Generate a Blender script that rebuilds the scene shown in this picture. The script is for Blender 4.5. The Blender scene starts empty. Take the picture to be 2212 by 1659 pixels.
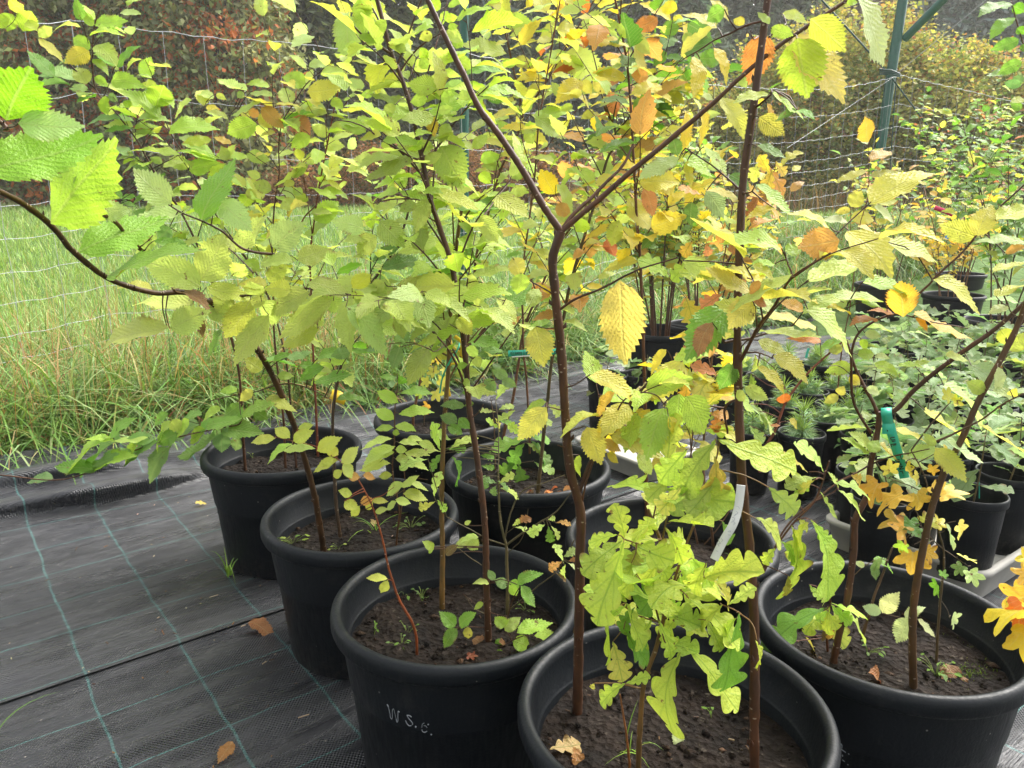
import bpy, math, random
import numpy as np
from math import radians, sin, cos, pi
from mathutils import Vector, Matrix
SC = bpy.context.scene
COL = SC.collection
# ------------------------------------------------------------------ camera, world, sun, exposure
CZ, PITCH, FPX, CX, CY = 1.15, radians(14.0), 1662.0, 1106.0, 829.5
cam_d = bpy.data.cameras.new('camera'); cam = bpy.data.objects.new('camera', cam_d); COL.objects.link(cam)
cam.location = (0, 0, CZ); cam.rotation_euler = (radians(90) - PITCH, 0, 0)
cam_d.sensor_width = 36; cam_d.lens = FPX / 2212 * 36; cam_d.clip_start = 0.05; cam_d.clip_end = 500
SC.camera = cam
SUN_EL, SUN_AZ = radians(50), radians(52)
w = bpy.data.worlds.new('World'); SC.world = w; w.use_nodes = True
nt = w.node_tree; bg = nt.nodes['Background']
sky = nt.nodes.new('ShaderNodeTexSky'); sky.sky_type = 'NISHITA'; sky.sun_disc = False
sky.sun_elevation = SUN_EL; sky.sun_rotation = SUN_AZ; sky.dust_density = 6; sky.air_density = 1.0; sky.ozone_density = 0.6
hs = nt.nodes.new('ShaderNodeHueSaturation'); hs.inputs['Saturation'].default_value = 0.16
nt.links.new(sky.outputs[0], hs.inputs['Color']); nt.links.new(hs.outputs[0], bg.inputs[0]); bg.inputs[1].default_value = 0.15
sd = bpy.data.lights.new('sun', 'SUN'); sun = bpy.data.objects.new('sun', sd); COL.objects.link(sun)
sd.energy = 0.9; sd.angle = radians(28); sd.color = (1, 0.94, 0.82)
sdir = Vector((sin(SUN_AZ) * cos(SUN_EL), cos(SUN_AZ) * cos(SUN_EL), sin(SUN_EL)))
sun.rotation_euler = sdir.to_track_quat('Z', 'Y').to_euler()
SC.view_settings.view_transform = 'Standard'; SC.view_settings.look = 'None'
SC.view_settings.exposure = 1.74; SC.view_settings.gamma = 1
SC.cycles.max_bounces = 8; SC.cycles.transparent_max_bounces = 8; SC.cycles.diffuse_bounces = 4
SC.cycles.use_denoising = True

# ------------------------------------------------------------------ helpers
RNG = np.random.default_rng(7)
def rayd(x, y):
    a = (x - CX) / FPX; b = -(y - CY) / FPX
    return np.array([a, cos(PITCH) + b * sin(PITCH), -sin(PITCH) + b * cos(PITCH)])
def onz(x, y, z=0.0):
    d = rayd(x, y); return np.array([0, 0, CZ]) + d * ((z - CZ) / d[2])
def onY(x, y, Y):
    d = rayd(x, y); return np.array([0, 0, CZ]) + d * (Y / d[1])
def proj(P):
    P = np.asarray(P, float); q = P - np.array([0, 0, CZ])
    z = q[..., 1] * cos(PITCH) - q[..., 2] * sin(PITCH); u = q[..., 1] * sin(PITCH) + q[..., 2] * cos(PITCH)
    return np.stack([CX + FPX * q[..., 0] / z, CY - FPX * u / z], -1)
ORG = {0: (0, 0, 1.0), 1: (0, 0, 3.0), 2: (737.3, 0, 3.0), 3: (1474.7, 0, 3.0), 4: (0, 553, 3.0), 5: (737.3, 553, 3.0),
       6: (1474.7, 553, 3.0), 7: (0, 1106, 3.0), 8: (737.3, 1106, 3.0), 9: (1474.7, 1106, 3.0)}
def zpt(z, x, y):
    o = ORG[z]; return (o[0] + x / o[2], o[1] + y / o[2])
def srgb(c):
    c = np.asarray(c, float) / 255.0
    return np.where(c <= 0.04045, c / 12.92, ((c + 0.055) / 1.055) ** 2.4)
def tag(o, label=None, cat=None, group=None, kind=None):
    if label: o['label'] = label
    if cat: o['category'] = cat
    if group: o['group'] = group
    if kind: o['kind'] = kind
    return o
def empty(name, loc, label=None, cat=None, group=None):
    o = bpy.data.objects.new(name, None); o.empty_display_size = 0.05; COL.objects.link(o); o.location = loc
    return tag(o, label, cat, group)
def link_mesh(name, me, mat, parent=None, smooth=True):
    if mat is not None: me.materials.append(mat)
    if smooth and len(me.polygons): me.polygons.foreach_set('use_smooth', np.ones(len(me.polygons), bool))
    me.update()
    o = bpy.data.objects.new(name, me); COL.objects.link(o)
    if parent is not None:
        o.parent = parent; o.matrix_parent_inverse = Matrix.Translation(-world_loc(parent))
    return o
def world_loc(o):
    v = Vector(o.location)
    return v
class MB:
    """collects vertices, faces, colours and leaf coordinates; build() links ONE mesh object"""
    def __init__(s): s.v = []; s.f3 = []; s.f4 = []; s.c = []; s.l = []; s.n = 0
    def add(s, V, F, col=(0.5, 0.5, 0.5), lv=None):
        V = np.asarray(V, float).reshape(-1, 3); F = np.asarray(F, int)
        k = len(V); s.v.append(V)
        (s.f4 if F.shape[1] == 4 else s.f3).append(F + s.n)
        col = np.asarray(col, float); s.c.append(np.broadcast_to(col, (k, 3)) if col.ndim == 1 else col)
        s.l.append(np.zeros((k, 3)) if lv is None else lv)
        s.n += k
    def build(s, name, mat, parent=None, smooth=True):
        V = np.concatenate(s.v); me = bpy.data.meshes.new(name)
        f3 = np.concatenate(s.f3) if s.f3 else np.zeros((0, 3), int); f4 = np.concatenate(s.f4) if s.f4 else np.zeros((0, 4), int)
        if parent is not None: base = np.array(world_loc(parent))
        me.vertices.add(len(V)); me.vertices.foreach_set('co', V.astype(np.float32).ravel())
        nl = f3.size + f4.size; me.loops.add(nl)
        me.loops.foreach_set('vertex_index', np.concatenate([f3.ravel(), f4.ravel()]).astype(np.int32))
        me.polygons.add(len(f3) + len(f4))
        ls = np.concatenate([np.arange(len(f3)) * 3, f3.size + np.arange(len(f4)) * 4])
        me.polygons.foreach_set('loop_start', ls.astype(np.int32))
        me.update(calc_edges=True)
        C = np.concatenate(s.c); a = me.attributes.new('Col', 'FLOAT_COLOR', 'POINT')
        a.data.foreach_set('color', np.concatenate([C, np.ones((len(C), 1))], 1).astype(np.float32).ravel())
        a = me.attributes.new('lv', 'FLOAT_VECTOR', 'POINT'); a.data.foreach_set('vector', np.concatenate(s.l).astype(np.float32).ravel())
        return link_mesh(name, me, mat, parent, smooth)
def frames(P):
    P = np.asarray(P, float); T = np.gradient(P, axis=0); T /= np.linalg.norm(T, axis=1)[:, None] + 1e-9
    up = np.array([0, 1.0, 0.05]) if abs(T[0][1]) < 0.9 else np.array([1.0, 0, 0])
    n = np.cross(T[0], up); n /= np.linalg.norm(n); N = []
    for t in T:
        n = n - t * np.dot(n, t); n /= np.linalg.norm(n) + 1e-9; N.append(n)
    N = np.array(N); return T, N, np.cross(T, N)
def tube(mb, P, R, sides=8, col=(0.5, 0.5, 0.5), cap=True):
    P = np.asarray(P, float); n = len(P); R = np.broadcast_to(np.asarray(R, float), (n,))
    T, N, B = frames(P); th = np.linspace(0, 2 * pi, sides, endpoint=False)
    V = P[:, None] + R[:, None, None] * (np.cos(th)[None, :, None] * N[:, None] + np.sin(th)[None, :, None] * B[:, None])
    i = np.arange(n - 1)[:, None] * sides; j = np.arange(sides)[None]; jn = (j + 1) % sides
    F = np.stack([i + j, i + jn, i + sides + jn, i + sides + j], -1).reshape(-1, 4)
    L = np.cumsum(np.r_[0, np.linalg.norm(np.diff(P, axis=0), axis=1)])
    lv = np.zeros((n, sides, 3)); lv[..., 0] = (np.cos(th) * R.mean())[None]; lv[..., 1] = L[:, None]; lv[..., 2] = (np.sin(th) * R.mean())[None]
    mb.add(V, F, col, lv.reshape(-1, 3))
    if cap:
        for e, k in ((0, 0), (n - 1, (n - 1) * sides)):
            ring = V[e]; c = P[e] + T[e] * (R[e] * 0.4 * (1 if e else -1))
            mb.add(np.vstack([ring, c]), [[a, (a + 1) % sides, sides] for a in range(sides)], col)
def smoothpath(P, n):
    P = np.asarray(P, float)
    if len(P) == 2: t = np.linspace(0, 1, n)[:, None]; return P[0] * (1 - t) + P[1] * t
    d = np.r_[0, np.cumsum(np.linalg.norm(np.diff(P, axis=0), axis=1))]; d /= d[-1]
    m = np.gradient(P, d, axis=0); t = np.linspace(0, 1, n); out = []
    for u in t:
        i = min(np.searchsorted(d, u, 'right') - 1, len(P) - 2); h = d[i + 1] - d[i]; s = (u - d[i]) / h
        out.append((2 * s**3 - 3 * s * s + 1) * P[i] + (s**3 - 2 * s * s + s) * h * m[i] + (-2 * s**3 + 3 * s * s) * P[i + 1] + (s**3 - s * s) * h * m[i + 1])
    return np.array(out)
def lathe(mb, prof, c, sides=64, col=(0.5, 0.5, 0.5), wob=0):
    prof = np.asarray(prof, float); n = len(prof); th = np.linspace(0, 2 * pi, sides, endpoint=False)
    rr = 1 + wob * np.sin(2 * th + c[0] * 9)
    V = np.stack([c[0] + prof[:, 0:1] * np.cos(th) * rr, c[1] + prof[:, 0:1] * np.sin(th) / rr, c[2] + np.repeat(prof[:, 1:2], sides, 1)], -1)
    i = np.arange(n - 1)[:, None] * sides; j = np.arange(sides)[None]; jn = (j + 1) % sides
    mb.add(V, np.stack([i + j, i + jn, i + sides + jn, i + sides + j], -1).reshape(-1, 4), col)
def vnoise(x, y, seed=0):
    x = np.asarray(x, float); y = np.asarray(y, float)
    def h(i, j): return np.modf(np.abs(np.sin(i * 127.1 + j * 311.7 + seed * 74.7) * 43758.5453))[0]
    i = np.floor(x); j = np.floor(y); u = x - i; v = y - j; u = u * u * (3 - 2 * u); v = v * v * (3 - 2 * v)
    return (h(i, j) * (1 - u) + h(i + 1, j) * u) * (1 - v) + (h(i, j + 1) * (1 - u) + h(i + 1, j + 1) * u) * v
def grid(mb, xs, ys, zf, col=(0.5, 0.5, 0.5)):
    X, Y = np.meshgrid(xs, ys, indexing='ij'); Z = zf(X, Y)
    nx, ny = X.shape; i = np.arange(nx - 1)[:, None] * ny; j = np.arange(ny - 1)[None]
    F = np.stack([i + j, i + ny + j, i + ny + j + 1, i + j + 1], -1).reshape(-1, 4)
    mb.add(np.stack([X, Y, Z], -1), F, col)
# ------------------------------------------------------------------ materials
class NT:
    def __init__(s, name):
        s.m = bpy.data.materials.new(name); s.m.use_nodes = True; s.t = s.m.node_tree; s.t.nodes.clear()
        s.out = s.new('ShaderNodeOutputMaterial')
    def new(s, t, **k):
        n = s.t.nodes.new(t)
        for a, b in k.items(): setattr(n, a, b)
        return n
    def L(s, a, b): s.t.links.new(a, b)
    def inp(s, n, **k):
        for a, b in k.items():
            i = n.inputs[a.replace('_', ' ')]
            if isinstance(b, bpy.types.NodeSocket): s.L(b, i)
            else: i.default_value = b
        return n
    def math(s, op, a, b=None, c=None, clamp=False):
        n = s.new('ShaderNodeMath', operation=op); n.use_clamp = clamp
        for i, x in enumerate((a, b, c)):
            if x is None: continue
            if isinstance(x, bpy.types.NodeSocket): s.L(x, n.inputs[i])
            else: n.inputs[i].default_value = x
        return n.outputs[0]
    def mix(s, f, a, b, blend='MIX'):
        n = s.new('ShaderNodeMix', data_type='RGBA', blend_type=blend)
        for k, x in ((0, f), (6, a), (7, b)):
            if isinstance(x, bpy.types.NodeSocket): s.L(x, n.inputs[k])
            else: n.inputs[k].default_value = x if k == 0 else (tuple(x) + (1,) if len(x) == 3 else x)
        return n.outputs[2]
    def noise(s, scale, detail=3, vec=None, rough=0.55):
        n = s.new('ShaderNodeTexNoise'); n.inputs['Scale'].default_value = scale; n.inputs['Detail'].default_value = detail; n.inputs['Roughness'].default_value = rough
        if vec is not None: s.L(vec, n.inputs['Vector'])
        return n.outputs[0]
    def ramp(s, v, a, b, lo=0.0, hi=1.0):
        n = s.new('ShaderNodeMapRange'); n.inputs[1].default_value = a; n.inputs[2].default_value = b; n.inputs[3].default_value = lo; n.inputs[4].default_value = hi
        s.L(v, n.inputs[0]); return n.outputs[0]
    def pos(s): return s.new('ShaderNodeTexCoord').outputs['Object']
    def scaled(s, v, sc):
        n = s.new('ShaderNodeMapping'); s.L(v, n.inputs[0]); n.inputs['Scale'].default_value = sc; return n.outputs[0]
    def attr(s, name):
        return s.new('ShaderNodeAttribute', attribute_name=name)
    def bump(s, h, strength=0.3, dist=0.01):
        n = s.new('ShaderNodeBump'); n.inputs['Strength'].default_value = strength; n.inputs['Distance'].default_value = dist; s.L(h, n.inputs['Height']); return n.outputs[0]
    def pbr(s, color, rough=0.5, spec=0.5, normal=None, metallic=0.0):
        b = s.new('ShaderNodeBsdfPrincipled')
        for nm, x in (('Base Color', color), ('Roughness', rough), ('Specular IOR Level', spec), ('Metallic', metallic), ('Normal', normal)):
            if x is None: continue
            if isinstance(x, bpy.types.NodeSocket): s.L(x, b.inputs[nm])
            else: b.inputs[nm].default_value = (tuple(x) + (1,)) if nm == 'Base Color' and len(x) == 3 else x
        return b.outputs[0]
    def done(s, sh): s.L(sh, s.out.inputs[0]); return s.m
def mat_leaf(name, veins=9.0, trans=0.42, rough=0.42, spots=0.0, bumpk=0.5, slant=0.9, under=0.2, dark=False):
    n = NT(name); col = n.attr('Col').outputs['Color']; lv = n.attr('lv').outputs['Vector']
    sp = n.new('ShaderNodeSeparateXYZ'); n.L(lv, sp.inputs[0]); x, y, r = sp.outputs
    ax = n.math('ABSOLUTE', x)
    mid = n.ramp(ax, 0.012, 0.03, 1, 0)
    ph = n.math('FRACT', n.math('MULTIPLY', n.math('SUBTRACT', y, n.math('MULTIPLY', ax, slant)), veins))
    tri = n.math('ABSOLUTE', n.math('SUBTRACT', ph, 0.5))            # 0 at a side vein
    sv = n.ramp(tri, 0.03, 0.13, 1, 0)
    vein = n.math('MAXIMUM', mid, n.math('MULTIPLY', sv, 0.6))
    pos = n.pos()
    big = n.noise(28, 3, pos); fine = n.noise(260, 2, pos)
    c = n.mix(n.ramp(big, 0.35, 0.7), col, n.mix(0.5, col, (0.42, 0.42, 0.05), 'MULTIPLY'), 'MIX') if False else n.mix(n.ramp(big, 0.3, 0.75, 0, 0.35), col, n.mix(1.0, col, (1.22, 1.06, 0.85), 'MULTIPLY'))
    c = n.mix(n.ramp(fine, 0.3, 0.7, 0, 0.25), c, n.mix(1.0, c, (0.66, 0.78, 0.55), 'MULTIPLY'))
    if spots:
        v = n.noise(55, 4, pos, 0.7)
        c = n.mix(n.ramp(v, 0.66 - 0.03 * spots, 0.72 - 0.03 * spots), c, (0.16, 0.055, 0.02))
    # lighter veins
    c2 = n.mix(n.math('MULTIPLY', vein, 0.42 if not dark else 0.75), c, n.mix(0.5, c, (0.62, 0.6, 0.3)) if not dark else n.mix(1.0, c, (0.5, 0.66, 0.4), 'MULTIPLY'))
    geo = n.new('ShaderNodeNewGeometry')
    pale = n.mix(under, c2, (0.36, 0.42, 0.16))
    c3 = n.mix(geo.outputs['Backfacing'], c2, pale)
    h = n.math('ADD', n.math('MULTIPLY', tri, n.ramp(big, 0.3, 0.7, 0.4, 1.1)), n.math('MULTIPLY', fine, 1.6))
    h = n.math('SUBTRACT', h, n.math('MULTIPLY', mid, 0.6))
    nb = n.bump(h, bumpk, 0.004)
    drop = n.noise(420, 1, pos)
    ro = n.ramp(drop, 0.35, 0.65, rough + 0.18, rough - 0.12)
    p = n.pbr(c3, ro, 0.38, nb)
    t = n.new('ShaderNodeBsdfTranslucent'); n.L(nb, t.inputs['Normal'])
    n.L(n.mix(1.0, c3, (1.03, 1.02, 0.78), 'MULTIPLY'), t.inputs['Color'])
    m = n.new('ShaderNodeMixShader'); m.inputs[0].default_value = trans; n.L(p, m.inputs[1]); n.L(t.outputs[0], m.inputs[2])
    return n.done(m.outputs[0])
def mat_simple_foliage(name, trans=0.3, rough=0.6):
    n = NT(name); col = n.attr('Col').outputs['Color']
    p = n.pbr(col, rough, 0.3); t = n.new('ShaderNodeBsdfTranslucent'); n.L(n.mix(1.0, col, (1.2, 1.1, 0.6), 'MULTIPLY'), t.inputs['Color'])
    m = n.new('ShaderNodeMixShader'); m.inputs[0].default_value = trans; n.L(p, m.inputs[1]); n.L(t.outputs[0], m.inputs[2])
    return n.done(m.outputs[0])
def mat_bark():
    n = NT('bark'); col = n.attr('Col').outputs['Color']; lv = n.attr('lv').outputs['Vector']
    v = n.new('ShaderNodeTexVoronoi'); v.inputs['Scale'].default_value = 1; n.L(n.scaled(lv, (80, 130, 80)), v.inputs['Vector'])
    dots = n.ramp(v.outputs['Distance'], 0.13, 0.2, 1, 0)
    keep = n.ramp(n.noise(37, 1, n.pos()), 0.45, 0.5)
    dots = n.math('MULTIPLY', dots, keep)
    bg_ = n.noise(22, 4, n.pos()); fine = n.noise(150, 3, n.scaled(n.pos(), (1, 1, 0.25)))
    c = n.mix(n.ramp(bg_, 0.35, 0.7), col, n.mix(1.0, col, (0.55, 0.6, 0.6), 'MULTIPLY'))
    c = n.mix(n.ramp(fine, 0.4, 0.75, 0, 0.5), c, n.mix(1.0, c, (1.9, 1.6, 1.3), 'MULTIPLY'))
    c = n.mix(n.math('MULTIPLY', dots, 0.75), c, (0.36, 0.28, 0.2))
    return n.done(n.pbr(c, 0.5, 0.35, n.bump(n.math('ADD', fine, n.math('MULTIPLY', dots, 0.7)), 0.5, 0.002)))
def mat_pot():
    n = NT('black_pot_plastic'); p = n.pos()
    big = n.noise(5, 4, p); fine = n.noise(190, 3, p); dust = n.noise(14, 6, p, 0.7)
    c = n.mix(n.ramp(big, 0.3, 0.7), (0.0012, 0.0026, 0.0042), (0.003, 0.0052, 0.008))
    c = n.mix(n.ramp(dust, 0.58, 0.8, 0, 0.45), c, (0.055, 0.052, 0.048))
    spk = n.new('ShaderNodeTexVoronoi'); spk.inputs['Scale'].default_value = 38; n.L(p, spk.inputs['Vector'])
    sk = n.math('MULTIPLY', n.ramp(spk.outputs['Distance'], 0.05, 0.08, 1, 0), n.ramp(n.noise(9, 2, p), 0.55, 0.6))
    c = n.mix(n.math('MULTIPLY', sk, 0.7), c, (0.35, 0.33, 0.3))
    streak = n.noise(30, 3, n.scaled(p, (6, 6, 0.5)))
    sp = n.new('ShaderNodeSeparateXYZ'); n.L(p, sp.inputs[0])
    mud = n.math('MULTIPLY', n.ramp(sp.outputs[2], 0.10, 0.0, 0, 1), n.ramp(n.noise(60, 5, p, 0.75), 0.48, 0.7))
    c = n.mix(n.math('MULTIPLY', mud, 0.75), c, (0.085, 0.075, 0.062))
    run = n.math('MULTIPLY', n.ramp(n.noise(26, 2, n.scaled(p, (7, 7, 0.35))), 0.6, 0.75), n.ramp(n.noise(5, 2, p), 0.4, 0.6))
    c = n.mix(n.math('MULTIPLY', run, 0.22), c, (0.05, 0.05, 0.05))
    return n.done(n.pbr(c, n.ramp(streak, 0.3, 0.7, 0.4, 0.58), 0.28, n.bump(n.math('ADD', fine, n.math('MULTIPLY', dust, 0.6)), 0.22, 0.003)))
def mat_soil():
    n = NT('soil'); p = n.pos(); a = n.noise(14, 6, p, 0.65); b = n.noise(70, 5, p, 0.7)
    c = n.mix(n.ramp(a, 0.35, 0.65), (0.006, 0.0036, 0.0022), (0.019, 0.0112, 0.007))
    att = n.attr('Col').outputs['Color']; c = n.mix(1.0, c, att, 'MULTIPLY'); c = n.mix(n.math('MULTIPLY', n.ramp(b, 0.58, 0.7), n.ramp(n.noise(7, 3, p), 0.42, 0.62)), c, (0.14, 0.115, 0.09))
    v = n.new('ShaderNodeTexVoronoi'); v.inputs['Scale'].default_value = 75; n.L(p, v.inputs['Vector'])
    return n.done(n.pbr(c, 0.8, 0.2, n.bump(n.math('ADD', b, v.outputs['Distance']), 1.0, 0.012)))
def mat_fabric():
    n = NT('woven_weed_fabric'); p = n.pos(); s = n.new('ShaderNodeSeparateXYZ'); n.L(p, s.inputs[0])
    wob = n.math('MULTIPLY', n.math('SUBTRACT', n.noise(3.2, 3, p), 0.5), 0.035)
    fz = n.math('MULTIPLY', n.math('SUBTRACT', n.noise(120, 1, p), 0.5), 0.003)
    u = n.math('ADD', s.outputs[0], wob); v = n.math('ADD', n.math('ADD', s.outputs[1], wob), fz)
    def line(x, off, per, wd):
        f = n.math('ABSOLUTE', n.math('SUBTRACT', n.math('FRACT', n.math('DIVIDE', n.math('SUBTRACT', x, off), per)), 0.5))
        return n.ramp(f, 0.5 - wd / per, 0.5 - wd / per * 0.55, 0, 1)
    thick = line(u, 0.186, 0.218, 0.0036); thin = line(v, 0.083, 0.2095, 0.0016)
    broken = n.ramp(n.noise(300, 1, p), 0.3, 0.55, 0.45, 1)
    ln = n.math('MULTIPLY', n.math('MAXIMUM', n.math('MULTIPLY', thick, 0.45), n.math('MULTIPLY', thin, 0.8)), broken)
    streak = n.noise(9, 6, n.scaled(p, (0.4, 6, 1)), 0.65); st2 = n.noise(60, 3, n.scaled(p, (0.3, 6, 1)))
    ribs = n.math('SINE', n.math('MULTIPLY', s.outputs[0], 2 * pi / 0.0085)); ribs2 = n.math('SINE', n.math('MULTIPLY', s.outputs[1], 2 * pi / 0.010))
    patch = n.ramp(n.noise(5, 3, n.scaled(p, (1, 3, 1))), 0.4, 0.6)
    h = n.math('ADD', n.math('MULTIPLY', n.math('MULTIPLY', ribs, ribs2), n.math('MULTIPLY', patch, 0.9)), n.math('ADD', n.math('MULTIPLY', streak, 3.4), n.math('MULTIPLY', st2, 1.8)))
    dust = n.noise(26, 5, p, 0.7)
    c = n.mix(n.ramp(dust, 0.45, 0.8, 0, 0.5), (0.010, 0.011, 0.0145), (0.042, 0.042, 0.048))
    sp = n.new('ShaderNodeTexVoronoi'); sp.inputs['Scale'].default_value = 24; n.L(p, sp.inputs['Vector'])
    c = n.mix(n.math('MULTIPLY', n.ramp(sp.outputs['Distance'], 0.03, 0.06, 1, 0), n.ramp(n.noise(4, 1, p), 0.5, 0.55)), c, (0.4, 0.36, 0.3))
    c = n.mix(ln, c, (0.07, 0.24, 0.22))
    return n.done(n.pbr(c, n.math('ADD', n.ramp(streak, 0.35, 0.65, 0.12, 0.34), n.ramp(n.noise(3.5, 3, n.scaled(p, (0.5, 2.2, 1))), 0.35, 0.65, 0.0, 0.2)), 0.75, n.bump(h, 0.8, 0.004)))
def mat_flat(name, color, rough=0.5, spec=0.5, metallic=0.0, nz=0.15, scale=40):
    n = NT(name); p = n.pos(); a = n.noise(scale, 4, p)
    c = n.mix(n.ramp(a, 0.3, 0.7), tuple(np.array(color) * (1 - nz)), tuple(np.minimum(np.array(color) * (1 + nz), 1)))
    return n.done(n.pbr(c, rough, spec, n.bump(a, 0.12, 0.004), metallic))
M = {}
M['elm'] = mat_leaf('elm_leaf', 11, 0.52, 0.38, 0.5, 0.5)
M['oak'] = mat_leaf('oak_leaf', 3.9, 0.52, 0.38, 0.6, 0.5, 1.0, dark=True)
M['hornbeam'] = mat_leaf('hornbeam_leaf', 12, 0.46, 0.45, 0.0, 0.4, 0.8)
M['maple'] = mat_leaf('maple_leaf', 4, 0.45, 0.4, 1.0, 0.3, 1.6)
M['far'] = mat_simple_foliage('far_foliage', 0.42)
M['grass'] = mat_simple_foliage('grass_blades', 0.35, 0.5)
M['needle'] = mat_simple_foliage('needles', 0.15, 0.5)
M['bark'] = mat_bark(); M['pot'] = mat_pot(); M['soil'] = mat_soil(); M['fabric'] = mat_fabric()
M['wire'] = mat_flat('galvanised_wire', (0.42, 0.43, 0.44), 0.4, 0.5, 0.3)
M['greenpost'] = mat_flat('green_painted_steel', (0.008, 0.085, 0.06), 0.35, 0.5)
M['darkwire'] = mat_flat('green_wire', (0.01, 0.05, 0.04), 0.4)
M['foam'] = mat_flat('dirty_polystyrene', (0.38, 0.365, 0.33), 0.75, 0.3, 0, 0.12, 12)
M['teal'] = mat_flat('teal_tag_plastic', (0.03, 0.42, 0.3), 0.35, 0.5, 0, 0.06)
M['white'] = mat_flat('white_plastic', (0.68, 0.68, 0.64), 0.4, 0.5, 0, 0.06)
M['yellow'] = mat_flat('yellow_tag_plastic', (0.75, 0.5, 0.02), 0.4, 0.5, 0, 0.05)
M['pink'] = mat_flat('pink_tag_plastic', (0.7, 0.04, 0.12), 0.4, 0.5, 0, 0.05)
M['blue'] = mat_flat('blue_tag_plastic', (0.02, 0.25, 0.6), 0.4, 0.5, 0, 0.05)
M['ink'] = mat_flat('ink', (0.01, 0.012, 0.012), 0.5)
M['paint'] = mat_flat('white_marker', (0.26, 0.28, 0.3), 0.5)
M['treebark'] = mat_flat('tree_bark', (0.06, 0.045, 0.033), 0.8, 0.3, 0, 0.4, 9)
# ------------------------------------------------------------------ the ground
ANG = math.atan2(0.61, 0.79)                                  # the fabric's own frame: u along its weft, v away from the camera
CA, SA = cos(ANG), sin(ANG)
def uv2xy(u, v): return np.stack([np.asarray(u) * CA - np.asarray(v) * SA, np.asarray(u) * SA + np.asarray(v) * CA], -1)
def xy2uv(x, y): return x * CA + y * SA, -x * SA + y * CA
def sstep(t): t = np.clip(t, 0, 1); return t * t * (3 - 2 * t)
VEDGE = 3.74
def terrain(X, Y):
    X = np.asarray(X, float); Y = np.asarray(Y, float)
    ln = 12 - 5.5 * np.clip(X / 5, 0, 1)
    z = 0.8 * sstep((Y - 4.8) / ln)
    return z + 0.03 * (vnoise(X * 0.7, Y * 0.7) - 0.5) * sstep((Y - 4) / 3) - 0.05
def mat_ground():
    n = NT('meadow_soil_and_turf'); p = n.pos(); a = n.noise(0.9, 5, p); b = n.noise(9, 6, p)
    c = n.mix(n.ramp(a, 0.3, 0.7), (0.07, 0.13, 0.028), (0.11, 0.18, 0.045)); c = n.mix(n.ramp(b, 0.3, 0.75, 0, 0.7), c, (0.05, 0.1, 0.02))
    return n.done(n.pbr(c, 0.9, 0.2, n.bump(b, 0.8, 0.05)))
mb = MB()
xs = np.r_[np.linspace(-60, -12, 10), np.linspace(-11, 14, 60), np.linspace(15, 60, 10)]; ys = np.r_[np.linspace(-12, 0, 6), np.linspace(0.5, 26, 70), np.linspace(28, 60, 10)]
grid(mb, xs, ys, terrain); gobj = mb.build('ground', mat_ground()); tag(gobj, kind='structure')
# two sheets of woven fabric that overlap at a seam, with folds at the far left edge
def folds(u, v):
    """how far the bunched far left edge is lifted, and how far its folds lean over towards the camera"""
    l1 = sstep((1.12 - u) / 0.6) * (0.45 + 1.0 * vnoise(u * 2.3, 0 * u, 4)); l2 = sstep((1.12 - u) / 0.5) * (0.4 + 1.1 * vnoise(u * 2.9, 0 * u, 6))
    c1 = 3.13 + 0.13 * vnoise(u * 2.1, 0 * u, 8); c2 = 3.40 + 0.14 * vnoise(u * 2.5, 0 * u + 3, 9)
    g1 = np.exp(-((v - c1) / 0.062)**2); g2 = np.exp(-((v - c2) / 0.07)**2); base = sstep((v - c1) / 0.12)
    return l1 * (0.085 * g1 + 0.03 * base) + l2 * 0.075 * g2, l1 * 0.085 * np.exp(-((v - c1 + 0.015) / 0.05)**2) + l2 * 0.075 * np.exp(-((v - c2 + 0.02) / 0.055)**2)
def fabz(u, v):
    z = 0.017 * (vnoise(u * 0.9, v * 4.6 + 0.6 * u, 3) - 0.5) + 0.008 * (vnoise(u * 1.9, v * 13, 5) - 0.5) + 0.0022 * (vnoise(u * 5, v * 31, 7) - 0.5)
    mid = sstep((u + 0.2) / 0.5) * sstep((4.2 - u) / 0.5) * sstep((u - 1.0) / 0.5)
    z = z + mid * (0.045 * np.exp(-((v - 3.35 - 0.12 * vnoise(u * 1.2, 0 * u, 2)) / 0.05)**2) + 0.03 * np.exp(-((v - 3.1 - 0.1 * vnoise(u * 1.5, 0 * u, 6)) / 0.04)**2))
    z = z + 0.05 * sstep((v - VEDGE + 0.09) / 0.09) * (0.5 + vnoise(u * 4, 0 * u, 1))
    return z + 0.02 * np.exp(-((u - 0.98)**2 + (v - 1.35)**2) / 0.06)
def fabric(us, vs, zf):
    U, Vv = np.meshgrid(us, vs, indexing='ij'); dz, dv = folds(U, Vv); m = MB(); ny = U.shape[1]; i = np.arange(U.shape[0] - 1)[:, None] * ny; j = np.arange(ny - 1)[None]
    m.add(np.stack([U, Vv - dv, zf(U, Vv) + dz], -1), np.stack([i + j, i + ny + j, i + ny + j + 1, i + j + 1], -1).reshape(-1, 4), lv=np.stack([U, Vv, 0 * U], -1).reshape(-1, 3))
    f = m.build('ground_fabric', M['fabric']); f.rotation_euler.z = ANG; return tag(f, kind='structure')
fabric(np.linspace(-4, 9.5, 480), np.r_[np.linspace(1.95, 2.95, 120), np.linspace(2.955, VEDGE, 170)], lambda u, v: 0.003 + fabz(u, v) + 0.002 * np.exp(-((v - 1.95) / 0.03)**2))
fabric(np.linspace(-4, 9.5, 320), np.r_[np.linspace(-3, 0, 8), np.linspace(0.05, 1.99, 150)], lambda u, v: -0.001 + fabz(u, v))
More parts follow.
